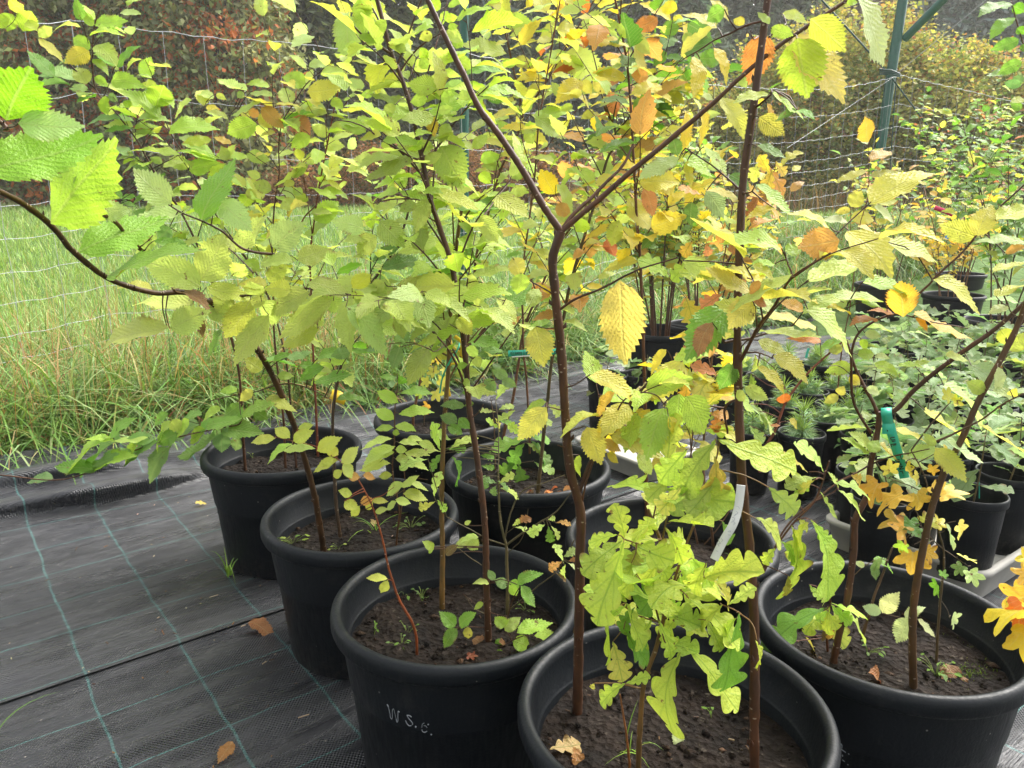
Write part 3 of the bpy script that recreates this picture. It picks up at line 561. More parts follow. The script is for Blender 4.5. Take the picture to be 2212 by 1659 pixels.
def tray(cx, cy, rot, L, W, H, label, z=0.005):
    t = empty('foam_tray', (cx, cy, z), label, 'tray', 'white foam trays under the small pots'); c, s = cos(rot), sin(rot)
    def rr(l, wd, zz, rad=0.05, n=8):
        out = []
        for qx, qy, a0 in ((1, 1, 0), (-1, 1, pi / 2), (-1, -1, pi), (1, -1, 3 * pi / 2)):
            for k in range(n):
                a = a0 + pi / 2 * k / (n - 1); out.append((qx * (l / 2 - rad) + rad * cos(a), qy * (wd / 2 - rad) + rad * sin(a), zz))
        o = np.array(out); return np.c_[cx + o[:, 0] * c - o[:, 1] * s, cy + o[:, 0] * s + o[:, 1] * c, z + o[:, 2]]
    rings = [rr(L - 0.05, W - 0.05, 0), rr(L - 0.012, W - 0.012, H * 0.8), rr(L, W, H * 0.84), rr(L, W, H * 0.96), rr(L - 0.008, W - 0.008, H), rr(L - 0.035, W - 0.035, H), rr(L - 0.045, W - 0.045, H * 0.95), rr(L - 0.05, W - 0.05, H * 0.62)]
    n = len(rings[0]); b = MB(); i = np.arange(len(rings) - 1)[:, None] * n; j = np.arange(n)[None]; jn = (j + 1) % n
    b.add(np.array(rings), np.stack([i + j, i + jn, i + n + jn, i + n + j], -1).reshape(-1, 4))
    V = rings[-1]; b.add(np.vstack([V, V.mean(0)]), [[a, (a + 1) % n, n] for a in range(n)]); b.build('tray_shell', M['foam'], t)
    b = MB()
    for k in range(1, 12 if L > 0.5 else 1):
        x = -L / 2 + L * k / 12; P = np.array([[x, -W / 2 + 0.05, H * 0.63], [x, W / 2 - 0.05, H * 0.63]]); P = np.c_[cx + P[:, 0] * c - P[:, 1] * s, cy + P[:, 0] * s + P[:, 1] * c, z + P[:, 2]]; tube(b, P, 0.006, 6)
    if b.n: b.build('ribs', M['foam'], t)
    return t
T1a, T1b = onz(1765, 1178, 0.0)[:2], onz(2118, 1318, 0.0)[:2]; dv = T1b - T1a; Lt = np.linalg.norm(dv); dn = np.array([-dv[1], dv[0]]) / Lt
rot1 = math.atan2(dv[1], dv[0]); Wt = 0.40; ctr = (T1a + T1b) / 2 + dn * Wt / 2
tray(ctr[0], ctr[1], rot1, Lt, Wt, 0.10, 'long dirty white foam tray under the oak seedling pots, behind the mossy pot')
T2 = onz(1232, 985, 0.0)[:2]; d2 = np.array([cos(rot1), sin(rot1)]); ctr2 = T2 + d2 * 0.235 + dn * 0.17
tray(ctr2[0], ctr2[1], rot1, 0.47, 0.34, 0.085, 'dirty white foam tray with a rounded end, further back beside the yellow leaves')
T3 = onz(1712, 1108, 0.0)[:2]; ctr3 = T3 + d2 * 0.3 + dn * 0.16
# small pots: one master with its parts, then copies
def copy_tree(o, parent=None, loc=None):
    c = o.copy(); COL.objects.link(c)
    if parent is not None: c.parent = parent
    if loc is not None: c.location = loc
    for ch in o.children: copy_tree(ch, c)
    return c
SMALL = make_pot(0, 0, 0, 0.088, 0.245, 'x', None, 31, 'nursery_pot', small=True)
SMALLG = 'small black nursery pots on the right'
used = [False]
def small_pot(x, y, z, label, scale=1.0):
    if not used[0]:
        o = SMALL; used[0] = True; o.location = (x, y, z)
        for ch in o.children: ch.matrix_parent_inverse = Matrix.Identity(4)
    else: o = copy_tree(SMALL, None, (x, y, z))
    o.scale = (scale, scale, scale); o.rotation_euler.z = (x * 37 + y * 91) % 6.28
    tag(o, label, 'pot', SMALLG); return o
# ------------------------------------------------------------------ leaves
def leaf_tpl(kind, rows, cols):
    t = np.linspace(-1, 1, cols); s = np.linspace(0, 1, rows + 1)
    if kind in ('elm', 'hornbeam'):
        e = np.sin(pi * np.clip(s, 0, 1)**(0.86 if kind == 'elm' else 0.95))**(0.72 if kind == 'elm' else 0.85) * (1.06 - 0.32 * s)
        e *= 0.5 / e.max(); tooth = np.where(np.arange(rows + 1) % 2 == 1, 1.0, 0.0)
        amp = 0.17 if kind == 'elm' else 0.10; e = e * (1 - 0.6 * np.clip((s - 0.74) / 0.26, 0, 1)**1.2); e *= 0.5 / e.max()
        hw = e * (1 - amp * (1 - tooth)); fs = tooth * 0.04
    elif kind == 'oak':
        e = np.sin(pi * np.clip(s, 0, 1)**1.35)**0.62 * (0.55 + 0.45 * s); e *= 0.5 / e.max()
        def prof(off):
            f = np.modf(3.7 * s**0.95 + off)[0]; semi = np.sqrt(np.clip(1 - (2 * f - 1)**2, 0, 1)); h = e * (0.20 + 0.80 * semi**0.9); h[0] = 0.01; return h
        hw = prof(0.3); hw2 = prof(0.62); fs = 0.05 * np.sin(pi * s)
    hw = np.maximum(hw, 0.004)
    S = s[:, None] + fs[:, None] * np.abs(t)[None]**2; Yc = t[None] * (hw[:, None] if kind != 'oak' else np.where(t[None] > 0, hw[:, None], np.maximum(hw2, 0.004)[:, None]))
    i = np.arange(rows)[:, None] * cols; j = np.arange(cols - 1)[None]
    F = np.stack([i + j, i + j + 1, i + cols + j + 1, i + cols + j], -1).reshape(-1, 4)
    return np.minimum(S, 1.0).ravel(), Yc.ravel(), F
def maple_tpl(n=48):
    th = np.linspace(-pi, pi, n, endpoint=False); lobes = [(0, 1.0, 0.42), (0.98, 0.95, 0.42), (-0.98, 0.95, 0.42), (1.98, 0.7, 0.42), (-1.98, 0.7, 0.42)]
    r = 0.34 + 0 * th
    for a, l, wd in lobes:
        r = np.maximum(r, 0.34 + (l - 0.34) * np.exp(-np.abs((th - a) / wd)**3.0) * (0.93 + 0.07 * np.cos((th - a) * 15)))
    r = np.where(np.abs(th) > 2.8, 0.2, r); x = 0.36 + r * 0.64 * np.cos(th); y = r * 0.60 * np.sin(th)
    S = np.r_[0.36, 0.36 + (x - 0.36) * 0.5, x]; Y = np.r_[0, y * 0.5, y]; F = []
    for k in range(n):
        q = (k + 1) % n; F.append([0, 1 + k, 1 + q, 0]); F.append([1 + k, 1 + n + k, 1 + n + q, 1 + q])
    return S, Y, np.array(F)
TPL = {'elm': leaf_tpl('elm', 26, 7), 'oak': leaf_tpl('oak', 44, 7), 'hornbeam': leaf_tpl('hornbeam', 22, 7), 'maple': maple_tpl(),
       'elm_s': leaf_tpl('elm', 14, 5), 'oak_s': leaf_tpl('oak', 28, 5), 'hornbeam_s': leaf_tpl('hornbeam', 12, 5), 'maple_s': maple_tpl(36)}
def put_leaves(mb, kind, B, A, N, L, W, col, rng, bend=0.25, fold=0.25, rip=0.05):
    """K leaves at once: bases B, unit axes A, normals N (made orthogonal), lengths L, widths W"""
    S, Y, F = TPL[kind]; K = len(B); A = A / np.linalg.norm(A, axis=1)[:, None]; N = N - A * (N * A).sum(1)[:, None]; N /= np.linalg.norm(N, axis=1)[:, None] + 1e-9; Sd = np.cross(N, A)
    bd = (bend * (0.3 + 1.2 * rng.random(K)))[:, None]; fo = (fold * (0.2 + 1.3 * rng.random(K)))[:, None]; ph = rng.uniform(0, 6.28, (K, 1)); tw = rng.normal(0, 0.35, (K, 1)); sk = rng.normal(0, 0.10, (K, 1))
    b2 = 2 * bd; x = L[:, None] * np.sin(b2 * S) / b2; zb = -L[:, None] * (1 - np.cos(b2 * S)) / b2
    y = Y[None] * W[:, None] + sk * L[:, None] * S**2 * (1 - 0.0 * S)
    ay = np.abs(Y)[None]; z = zb + fo * ay * W[:, None] + rip * W[:, None] * np.sin(S * 17 + ph + np.sign(Y) * 1.1) * ay * 2.2 + tw * Y[None] * W[:, None] * (S - 0.3) * 0.8
    z = z + 0.06 * W[:, None] * np.sin(S * 5.0 + ph * 2)
    V = B[:, None] + A[:, None] * x[..., None] + Sd[:, None] * y[..., None] + N[:, None] * z[..., None]
    nv = len(S); FF = (np.arange(K)[:, None, None] * nv + F[None]).reshape(-1, F.shape[1])
    lv = np.zeros((K, nv, 3)); lv[..., 0] = Y[None]; lv[..., 1] = S[None]; lv[..., 2] = rng.random((K, 1))
    c = np.repeat(col[:, None], nv, 1)
    # autumn colour creeping in from the margin on some leaves
    edge = (rng.random((K, 1)) < 0.35) * np.clip((ay * 2.0 - 0.62) * 2.2, 0, 1) * (0.3 + 0.7 * rng.random((K, 1)))
    c = c * (1 - edge[..., None] * np.array([0.05, 0.28, 0.35]))
    br = (rng.random((K, 1)) < 0.22) * np.clip((ay * 2.0 - 0.72) * 5, 0, 1) * (np.sin(S * 7 + ph * 3 + np.sign(Y)) > 0.45); c = c * (1 - br[..., None]) + br[..., None] * srgb((128, 74, 44))
    if FF.shape[1] == 4 and kind.startswith('maple'):
        q = FF[:, 3] == FF[:, 0]; mb.add(V.reshape(-1, 3), FF[~q], c.reshape(-1, 3), lv.reshape(-1, 3)); base = mb.n - K * nv
        mb.f3.append(FF[q][:, :3] + base)
    else: mb.add(V.reshape(-1, 3), FF, c.reshape(-1, 3), lv.reshape(-1, 3))
PALC = {'q': (136, 188, 44), 'h': (174, 206, 72), 'l': (198, 216, 112), 'y': (202, 208, 86), 'm': (168, 188, 86), 'g': (112, 164, 50), 'd': (84, 132, 48), 'G': (122, 160, 92), 'p': (186, 210, 132), 'P': (204, 218, 160),
        'Y': (228, 204, 62), 'C': (236, 210, 112), 'A': (222, 174, 68), 'O': (202, 112, 50), 'o': (218, 156, 86), 'r': (200, 118, 88), 'b': (122, 70, 46), 'k': (194, 212, 76), 'K': (206, 218, 80), 'e': (214, 206, 92), 'B': (150, 176, 130)}
LGAIN = 1.10
def pal(code): return srgb(PALC[code]) * LGAIN
SAP = {}
class Sapling:
    def __init__(s, key, name, label, cat, group, kind, bark, soil=None, seed=0):
        s.key = key; s.name = name; s.kind = kind; s.bark = srgb(bark) * 0.82; s.rng = np.random.default_rng(abs(hash_(key)) + seed); s.br = []; s.meta = (label, cat, group); s.root = None; SAP[key] = s
    def line(s, zone, pts, r0, r1, dY=0.0, Y0=None, soil=SOILZ, part='branch'):
        P2 = np.array([zpt(zone, *map(float, q.split(','))) for q in pts.split()]); first = not s.br
        if Y0 is None:
            if first: Y0 = onz(P2[0][0], P2[0][1], soil)[1]
            else:
                best = min(((np.hypot(*(b['s2'] - P2[0]).T).min(), b) for b in s.br), key=lambda q: q[0])[1]; k = np.argmin(np.hypot(*(best['s2'] - P2[0]).T)); Y0 = best['P'][k][1]
                if np.hypot(*(best['s2'][k] - P2[0])) < 14: P2[0] = best['s2'][k]
        d = np.r_[0, np.cumsum(np.hypot(*np.diff(P2, axis=0).T))]; d /= d[-1]
        P3 = np.array([onY(p[0], p[1], Y0 + dY * q) for p, q in zip(P2, d)])
        if first and soil is not None: P3 = np.vstack([P3[0] - [0, 0, 0.03], P3])
        n = max(8, int(6 * len(P3))); P = smoothpath(P3, n)
        q_ = s.rng.normal(0, 1, (n, 3)); q_ = sum(np.roll(q_, j, 0) for j in range(-3, 4)) / 7; P = P + q_ * 0.0014 * np.sin(pi * np.linspace(0, 1, n))[:, None]; R = 0.9 * np.linspace(r0, r1, n) * (1 + 0.05 * s.rng.standard_normal(n))
        b = dict(P=P, R=R, s2=proj(P), part='stem' if first else part, mb=MB(), lf={}); tube(b['mb'], P, R, 10, s.bark * (1 + 0.12 * s.rng.standard_normal()))
        for k in range(int(np.linalg.norm(P[-1] - P[0]) / 0.07)):          # buds and small knots
            i = s.rng.integers(1, n - 1); o = s.rng.normal(0, 1, 3); o /= np.linalg.norm(o); rr = R[i]; tube(b['mb'], [P[i] + o * rr * 0.6, P[i] + o * rr * 1.35 + [0, 0, rr * 0.5], P[i] + o * rr * 1.5 + [0, 0, rr * 1.3]], [rr * 0.45, rr * 0.4, rr * 0.1], 6, s.bark * 0.7)
        if first: s.base = P[0] + [0, 0, 0.03]
        s.br.append(b); return s
    def lmb(s, b, kind): return b['lf'].setdefault(kind, MB())
    def petiole(s, b, p0, p1, r=0.0009):
        m = (p0 + p1) / 2 + np.array([0, 0, s.rng.uniform(-0.05, 0.14)]) * np.linalg.norm(p1 - p0) + s.rng.normal(0, 0.05, 3) * np.linalg.norm(p1 - p0); tube(b['mb'], smoothpath([p0, m, p1], 5), [r * 1.5, r * 1.2, r, r, r * 0.9], 5, s.bark * 0.9, cap=False)
    def twigs(s, idx, n, t0, t1, L, nl, size, palette, droop=0.0, kind=None, out=0.55, dirs=None):
        n = int(n * 1.05); rng = s.rng; b = s.br[idx]; kind = (kind or s.kind) + '_s'; P = b['P']; az0 = rng.uniform(0, 6.28)
        for k in range(n):
            t = t0 + (t1 - t0) * (k + rng.random()) / n; i = int(t * (len(P) - 1)); T = P[min(i + 1, len(P) - 1)] - P[max(i - 1, 0)]; T /= np.linalg.norm(T)
            az = az0 + k * 2.4 + rng.normal(0, 0.4)
            if dirs is not None: az = dirs + rng.normal(0, 0.7)
            h = np.array([cos(az), sin(az), 0]); d = out * T + h * (1 - out) + [0, 0, 0.12]; d /= np.linalg.norm(d); l = L * rng.uniform(0.55, 1.25)
            Q = smoothpath([P[i], P[i] + d * l * 0.5 + rng.normal(0, 0.02, 3) * l, P[i] + d * l + [0, 0, -0.12 * l - droop * l]], 12)
            tube(b['mb'], Q, np.linspace(min(0.0021, b['R'][i] * 0.6), 0.0008, 12), 6, s.bark * 0.85)
            s.leafrow(b, Q, nl, size, palette, kind); b.setdefault('tw', []).append(Q)
    def leafrow(s, b, Q, nl, size, palette, kind, t0=0.15, rnd=0.35, up=1.0):
        rng = s.rng; t = np.linspace(t0, 1, nl) + rng.normal(0, 0.02, nl); ii = np.clip((t * (len(Q) - 1)).astype(int), 0, len(Q) - 1); T = np.gradient(Q, axis=0)[ii]; T /= np.linalg.norm(T, axis=1)[:, None]
        sd = np.cross(T, [0, 0, 1.0]); nn = np.linalg.norm(sd, axis=1)[:, None]; sd = np.where(nn < 0.25, np.stack([np.cos(ii * 2.4), np.sin(ii * 2.4), 0 * ii], -1), sd / (nn + 1e-9))
        sg = np.where(np.arange(nl) % 2 == 0, 1.0, -1.0)[:, None]; A = sd * sg * 0.85 + T * 0.45 + rng.normal(0, 0.22, (nl, 3)) + [0, 0, -0.22]; A[-1] = T[-1] + rng.normal(0, 0.15, 3)
        A /= np.linalg.norm(A, axis=1)[:, None]; L = 1.45 * size * rng.uniform(0.6, 1.3, nl); B = Q[ii] + A * 0.006
        N = np.array([0, 0, up]) + rng.normal(0, rnd, (nl, 3)) + np.array([0, -0.25, 0])
        c = np.array([pal(q) for q in rng.choice(list(palette), nl)]) * (1 + 0.10 * rng.standard_normal((nl, 1))).clip(0.6, 1.4)
        wr = {'oak_s': 0.62, 'hornbeam_s': 0.52, 'maple_s': 1.05}.get(kind, 0.58)
        put_leaves(s.lmb(b, kind[:-2]), kind, B, A, N, L, L * wr * rng.uniform(0.85, 1.15, nl), c, rng, 0.3, 0.35)
        for k in range(nl): tube(b['mb'], [Q[ii[k]], B[k] + A[k] * 0.003], 0.0007, 4, s.bark, cap=False)
    def finish(s):
        t = empty(s.name, tuple(s.base), *s.meta); s.root = t
        for i, b in enumerate(s.br):
            o = b['mb'].build(b['part'], M['bark'], t)
            for kind, mb in b['lf'].items():
                if mb.n: mb.build('foliage', M[kind], o)
        return t
def hash_(k): return sum((i + 3) * ord(c) * 131 for i, c in enumerate(k)) % 100003
def H(keys, zone, kind, data, dz=0.0, sc=1.0):
    """leaves read off the photograph one by one: 'base tip width colour'; each grows from the nearest branch of its saplings"""
    cand = [(SAP[k], b) for k in keys.split() for b in SAP[k].br]
    P3 = [np.concatenate([b['P']] + b.get('tw', [])) for _, b in cand]; own = np.concatenate([np.full(len(p), i) for i, p in enumerate(P3)]); P3 = np.concatenate(P3); s2 = proj(P3)
    for it in data.split(','):
        q = it.split()
        if len(q) < 6: continue
        bx, by = zpt(zone, float(q[0]), float(q[1])); tx, ty = zpt(zone, float(q[2]), float(q[3])); wpx = float(q[4]) * (1.02 if kind == 'oak' else 1.12) * sc / ORG[zone][2]; code = q[5]
        k = np.argmin(np.hypot(*(s2 - [bx, by]).T)); s, b = cand[own[k]]; rng = s.rng; p0 = P3[k]; Yb = p0[1] + dz + rng.normal(0, 0.012) - 0.01
        B = onY(bx, by, Yb); lpx = math.hypot(tx - bx, ty - by); dpt = B[1] * cos(PITCH) + (CZ - B[2]) * sin(PITCH); li = lpx * dpt / FPX
        g_ = sc * (1.2 if kind == 'oak' else 1.1); tx, ty = bx + (tx - bx) * g_, by + (ty - by) * g_; T = onY(tx, ty, Yb + li * float(np.clip(rng.normal(-0.1, 0.3), -0.6, 0.5))); A = T - B; L = np.linalg.norm(A); A /= L; wv = wpx * dpt / FPX
        wr = {'oak': 0.6, 'hornbeam': 0.52, 'maple': 1.0}.get(kind, 0.58); wn = max(wv, wr * L * (0.92 + 0.16 * rng.random())); wn = min(wn, wr * L * 1.7)
        Vv = np.array([0, 0, CZ]) - (B + T) / 2; Vv /= np.linalg.norm(Vv); n0 = Vv - A * np.dot(Vv, A); n0 /= np.linalg.norm(n0); s0 = np.cross(A, n0)
        phi = math.acos(min(1, wv / wn)); n1 = n0 * cos(phi) + s0 * sin(phi); n2 = n0 * cos(phi) - s0 * sin(phi); N = n1 if n1[2] > n2[2] else n2
        if N[2] < -0.25 or len(code) > 1: N = -N
        N = N + np.array([0, 0, (0.5 if kind == 'oak' else 0.28) if len(code) == 1 else 0])
        c = pal(code[0]) * (1 + (0.17 if kind == 'oak' else 0.11) * rng.standard_normal()); c = c * np.array([0.98 + 0.06 * rng.standard_normal(), 1, 1])
        put_leaves(s.lmb(b, kind), kind, B[None], A[None], N[None], np.array([L]), np.array([wn]), c[None], rng, 0.22, 0.22)
        dist = np.linalg.norm(B - p0)
        if dist > 0.003: s.petiole(b, p0, B, 0.0008 if dist < 0.05 else 0.0010)
# ------------------------------------------------------------------ the saplings in the big pots
GE, GO, GH, GM = 'young elms in the big pots', 'young oaks in the big pots', 'young hornbeams in the big pots', 'young maples in the big pots'
RB, OB, GB, OR = (84, 54, 34), (108, 82, 40), (92, 82, 52), (140, 72, 36)
def sp(key, name, label, group, kind, bark): return Sapling(key, name, label, 'sapling', group, kind, bark)
# nearest pot: the forked elm and the straight one, the big oak
a = sp('A1', 'elm_sapling', 'elm whose dark stem forks into a wide Y, in the nearest pot', GE, 'elm', RB)
a.line(0, '1247,1545 1250,1400 1252,1230 1252,1090 1235,1030 1222,900 1212,750 1198,620 1195,550 1207,515 1212,500', 0.0096, 0.0072)
a.line(0, '1212,500 1180,455 1130,370 1085,300 1040,240 1000,160 970,95 945,45 910,-30', 0.0062, 0.0040, 0.05)
a.line(0, '1212,502 1300,425 1380,355 1460,290 1540,222 1620,150 1690,95 1770,40 1850,-12', 0.0050, 0.0026, 0.0)
a.line(0, '1214,496 1225,480 1300,405 1350,350 1366,315', 0.0038, 0.0020, 0.06)
a.line(5, '1420,350 1500,290 1700,200 1900,100 2180,10', 0.0024, 0.0011, -0.08)
a.line(5, '1350,270 1260,180 1170,125', 0.0016, 0.0009, -0.05)
a.line(5, '1450,1030 1330,975', 0.0014, 0.0009, -0.04); a.line(5, '1490,1150 1555,1110', 0.0013, 0.0010, -0.02); a.line(5, '1470,1260 1400,1225', 0.0012, 0.0009, -0.02)
a.line(5, '1540,1540 1600,1370 1720,1150 1850,980 2005,800', 0.0040, 0.0022, 0.0)
a.line(5, '1740,1110 1850,920 1960,885 2050,910 2090,960', 0.0017, 0.0009, -0.06); a.line(5, '1575,1659 1600,1420 1640,1310 1700,1180', 0.0020, 0.0010, -0.02)
a.line(5, '1475,880 1540,815 1610,770', 0.0014, 0.0009, -0.03)
a.line(3, '525,215 455,250 440,200', 0.0010, 0.0008, -0.05)
a2 = sp('A2', 'elm_sapling', 'tall straight elm with a dark red brown stem, at the right of the nearest pot', GE, 'elm', RB)
a2.line(0, '1628,1700 1629,1550 1630,1400 1620,1200 1600,1000 1595,850 1592,700 1597,550 1605,400 1625,250 1645,100 1664,-40', 0.0088, 0.0052, 0.06)
a2.line(6, '350,720 420,590 480,470 600,310 720,130 860,40 960,-20', 0.0030, 0.0012, -0.10)
a2.line(6, '270,560 340,545 420,535 540,500 700,462', 0.0024, 0.0014, 0.03); a2.line(6, '410,640 450,625 520,635 585,665', 0.0014, 0.0009, -0.04)
a2.line(6, '720,130 690,60 665,0', 0.0015, 0.0009, 0.02); a2.line(6, '470,450 475,400 470,330', 0.0012, 0.0009, -0.03)
a2.line(3, '490,700 545,640 600,590', 0.0018, 0.0009, -0.04); a2.line(3, '560,240 610,200 670,155', 0.0016, 0.0010, 0.05); a2.line(3, '390,1290 430,1250 450,1240', 0.0016, 0.0009, -0.03)
a2.line(3, '530,110 400,170 250,240 100,330 0,385', 0.0017, 0.0008, 0.06); a2.line(3, '400,1250 200,1080 20,960', 0.0016, 0.0008, 0.10)
a2.line(6, '360,620 430,545 490,545', 0.0012, 0.0009, -0.02); a2.line(6, '340,960 300,950 290,1150', 0.0020, 0.0016, 0.02); a2.line(6, '345,880 380,860', 0.001, 0.0008, -0.02)
# the pot with the handwriting
b3 = sp('B1', 'elm_sapling', 'tall elm with a leaning red brown stem, in the pot with white handwriting', GE, 'elm', RB)
b3.line(0, '1055,1392 1052,1300 1045,1106 1027,970 1014,886 1007,786 1000,720 990,646 970,553 950,493 930,437 917,367 900,287 884,220 864,160 844,113 830,57 812,-10', 0.0078, 0.0042, 0.10)
b3.line(2, '320,345 220,280 125,212 60,150', 0.0030, 0.0014, -0.06); b3.line(2, '320,260 430,410 510,500', 0.0016, 0.0010, 0.06); b3.line(2, '470,740 520,660 600,595 690,570', 0.0018, 0.0010, -0.06)
b3.line(2, '375,450 480,330 620,230 700,195', 0.0019, 0.0010, 0.02); b3.line(2, '530,1060 480,1030 350,960 260,900 170,840 60,790 -20,780', 0.0022, 0.0010, -0.10)
b3.line(2, '540,1075 640,930 800,720 870,640 945,565', 0.0026, 0.0012, 0.06); b3.line(2, '585,1330 480,1290 330,1290 170,1330', 0.0018, 0.0010, -0.05)
b3.line(2, '560,470 620,270 670,80 690,0', 0.0018, 0.0010, 0.08); b3.line(2, '620,1430 500,1360 380,1180', 0.0018, 0.0009, 0.02)
b3.line(2, '900,1430 980,1320 1090,1180', 0.002, 0.001, 0.1); b3.line(5, '850,1050 900,1000 920,960', 0.0014, 0.0009, -0.03); b3.line(5, '800,930 770,760 680,590 590,490', 0.0030, 0.0018, -0.06)
b3.line(5, '760,280 640,300 520,285 390,285', 0.0018, 0.0009, -0.08); b3.line(5, '790,480 700,440', 0.0012, 0.0008, -0.03); b3.line(5, '700,560 600,620 565,600', 0.0012, 0.0009, -0.05)
b3.line(5, '810,800 850,670 880,640', 0.0014, 0.0009, -0.04); b3.line(5, '850,860 960,810 1080,790', 0.0014, 0.0008, -0.02); b3.line(5, '860,560 1000,400 1070,270', 0.002, 0.001, 0.05)
b3.line(8, '960,645 1010,665 1080,675', 0.0010, 0.0008, -0.02); b3.line(8, '930,750 850,745 760,752', 0.0010, 0.0007, -0.04); b3.line(8, '985,890 1060,860 1110,830', 0.0012, 0.0008, -0.03); b3.line(8, '985,940 1000,900 1030,885', 0.0010, 0.0007, -0.03); b3.line(8, '940,665 870,600 790,530', 0.0009, 0.0007, -0.02)
b4 = sp('B2', 'elm_sapling', 'elm with an olive brown stem, left of the leaning red brown one', GE, 'elm', OB)
b4.line(0, '955,1314 956,1200 954,1106 955,1003 960,920 967,820 970,753 976,640 985,540 1000,430', 0.0066, 0.0042, 0.08)
b4.line(5, '700,640 640,620 565,570', 0.0026, 0.0014, 0.06); b4.line(5, '690,750 640,690 570,580', 0.0022, 0.001, 0.03)
b5 = sp('B3', 'oak_sapling', 'small grey green oak with spreading bare twigs in the handwriting pot', GO, 'oak', GB)
b5.line(8, '1075,670 1075,500 1073,330 1072,225 1050,150 1025,0 1020,-110 1016,-270', 0.0050, 0.0020, 0.05)
b5.line(8, '1072,225 1170,140 1290,65 1390,0 1490,-130', 0.0028, 0.0012, 0.0); b5.line(8, '1065,180 1075,90 1100,0 1180,-140 1320,-190 1450,-240', 0.0023, 0.0010, 0.03)
b5.line(8, '1050,215 950,175 800,95 680,30', 0.0019, 0.0010, -0.03); b5.line(8, '1080,270 1160,180 1200,60 1210,-20', 0.0011, 0.0008, -0.02); b5.line(8, '1090,640 1200,545 1300,460 1390,395 1450,300 1510,180', 0.0018, 0.0008, -0.04)
b5.line(8, '910,345 830,290 750,225', 0.0010, 0.0008, 0.0); b5.line(8, '1075,150 1120,95 1150,60', 0.0008, 0.0006, -0.02); b5.line(8, '930,660 860,620 795,535', 0.0011, 0.0008, 0.0)
b5.line(5, '1010,1400 1020,1180 1000,930', 0.0014, 0.0009, 0.1)
b6 = sp('B4', 'hornbeam_sapling', 'thin orange stemmed hornbeam with yellow leaves, at the left side of the handwriting pot', GH, 'hornbeam', OR)
b6.line(8, '490,940 485,800 460,720 400,610 350,500 300,330 260,140 215,0 160,-120 110,-210', 0.0034, 0.0014, 0.0)
b6.line(8, '340,455 318,440 300,437', 0.0009, 0.0007, -0.02); b6.line(5, '130,1440 160,1420 180,1410', 0.0008, 0.0006, 0); b6.line(5, '110,1440 60,1390 20,1350', 0.0009, 0.0006, -0.02); b6.line(5, '190,1590 280,1540 340,1500', 0.0008, 0.0006, -0.02); b6.line(5, '20,1345 -60,1290 -100,1265 -400,1180 -440,1170', 0.0011, 0.0006, 0.0)
# second pot from the left
c1 = sp('C1', 'elm_sapling', 'stout elm arching over to the left edge, with the largest leaves', GE, 'elm', (84, 58, 32))
c1.line(0, '701,1210 690,1130 675,1050 655,980 640,930 620,880 603,840 585,805 560,762 530,720 490,680 450,648', 0.0086, 0.0062, -0.30)
c1.line(0, '455,652 400,632 330,632 270,616 215,590 160,545 110,488 50,440 -30,400', 0.0056, 0.0044, -0.42)
c1.line(4, '1440,300 1540,265 1660,245 1740,215 1860,205 2120,230 2330,260', 0.0030, 0.0014, -0.05); c1.line(4, '1640,110 1560,20 1480,-50', 0.0020, 0.0012, 0.1)
c1.line(1, '500,1260 620,1360 760,1450 850,1560 960,1660', 0.0030, 0.0040, 0.2); c1.line(1, '1860,1659 1560,1600 1440,1500 1300,1430 1180,1380 1090,1325', 0.0030, 0.0014, -0.1)
c1.line(4, '1800,830 1900,828 2000,860 2150,935', 0.0018, 0.0009, -0.02); c1.line(4, '1790,835 1650,880 1500,905 1360,940', 0.0016, 0.0008, 0.02); c1.line(4, '1720,700 1700,760 1690,790', 0.001, 0.0008, 0)
c1.line(1, '40,840 20,800 -40,770', 0.0040, 0.002, 0.0)
c2 = sp('C2', 'elm_sapling', 'slender dark stemmed elm leaning right, behind the arching elm', GE, 'elm', (70, 52, 34))
c2.line(0, '735,1162 727,1100 722,1000 720,886 737,786 765,710 797,620 820,586 850,543 876,480 896,400 925,350', 0.0055, 0.0030, 0.12)
c2.line(2, '470,1190 380,1170 360,1160', 0.0012, 0.0008, -0.03); c2.line(2, '370,1610 440,1540 520,1490', 0.002, 0.001, 0.03)
c3 = sp('C3', 'hornbeam_sapling', 'hornbeam with neat pairs of ribbed lime leaves, on the right of the second pot', GH, 'hornbeam', (96, 66, 38))
c3.line(8, '355,245 365,120 375,0 350,-150 340,-200 345,-500 350,-700 365,-850 360,-900', 0.0030, 0.0011, 0.03)
c3.line(8, '380,130 400,-100 410,-230 400,-300', 0.0022, 0.0012, 0.02); c3.line(5, '345,1270 270,1320 220,1360', 0.0009, 0.0006, -0.02); c3.line(5, '345,1290 420,1240 520,1200', 0.0009, 0.0006, 0.0); c3.line(5, '410,1520 330,1560 200,1610', 0.0009, 0.0006, -0.02); c3.line(5, '400,1500 470,1440 560,1450', 0.0009, 0.0006, -0.02)
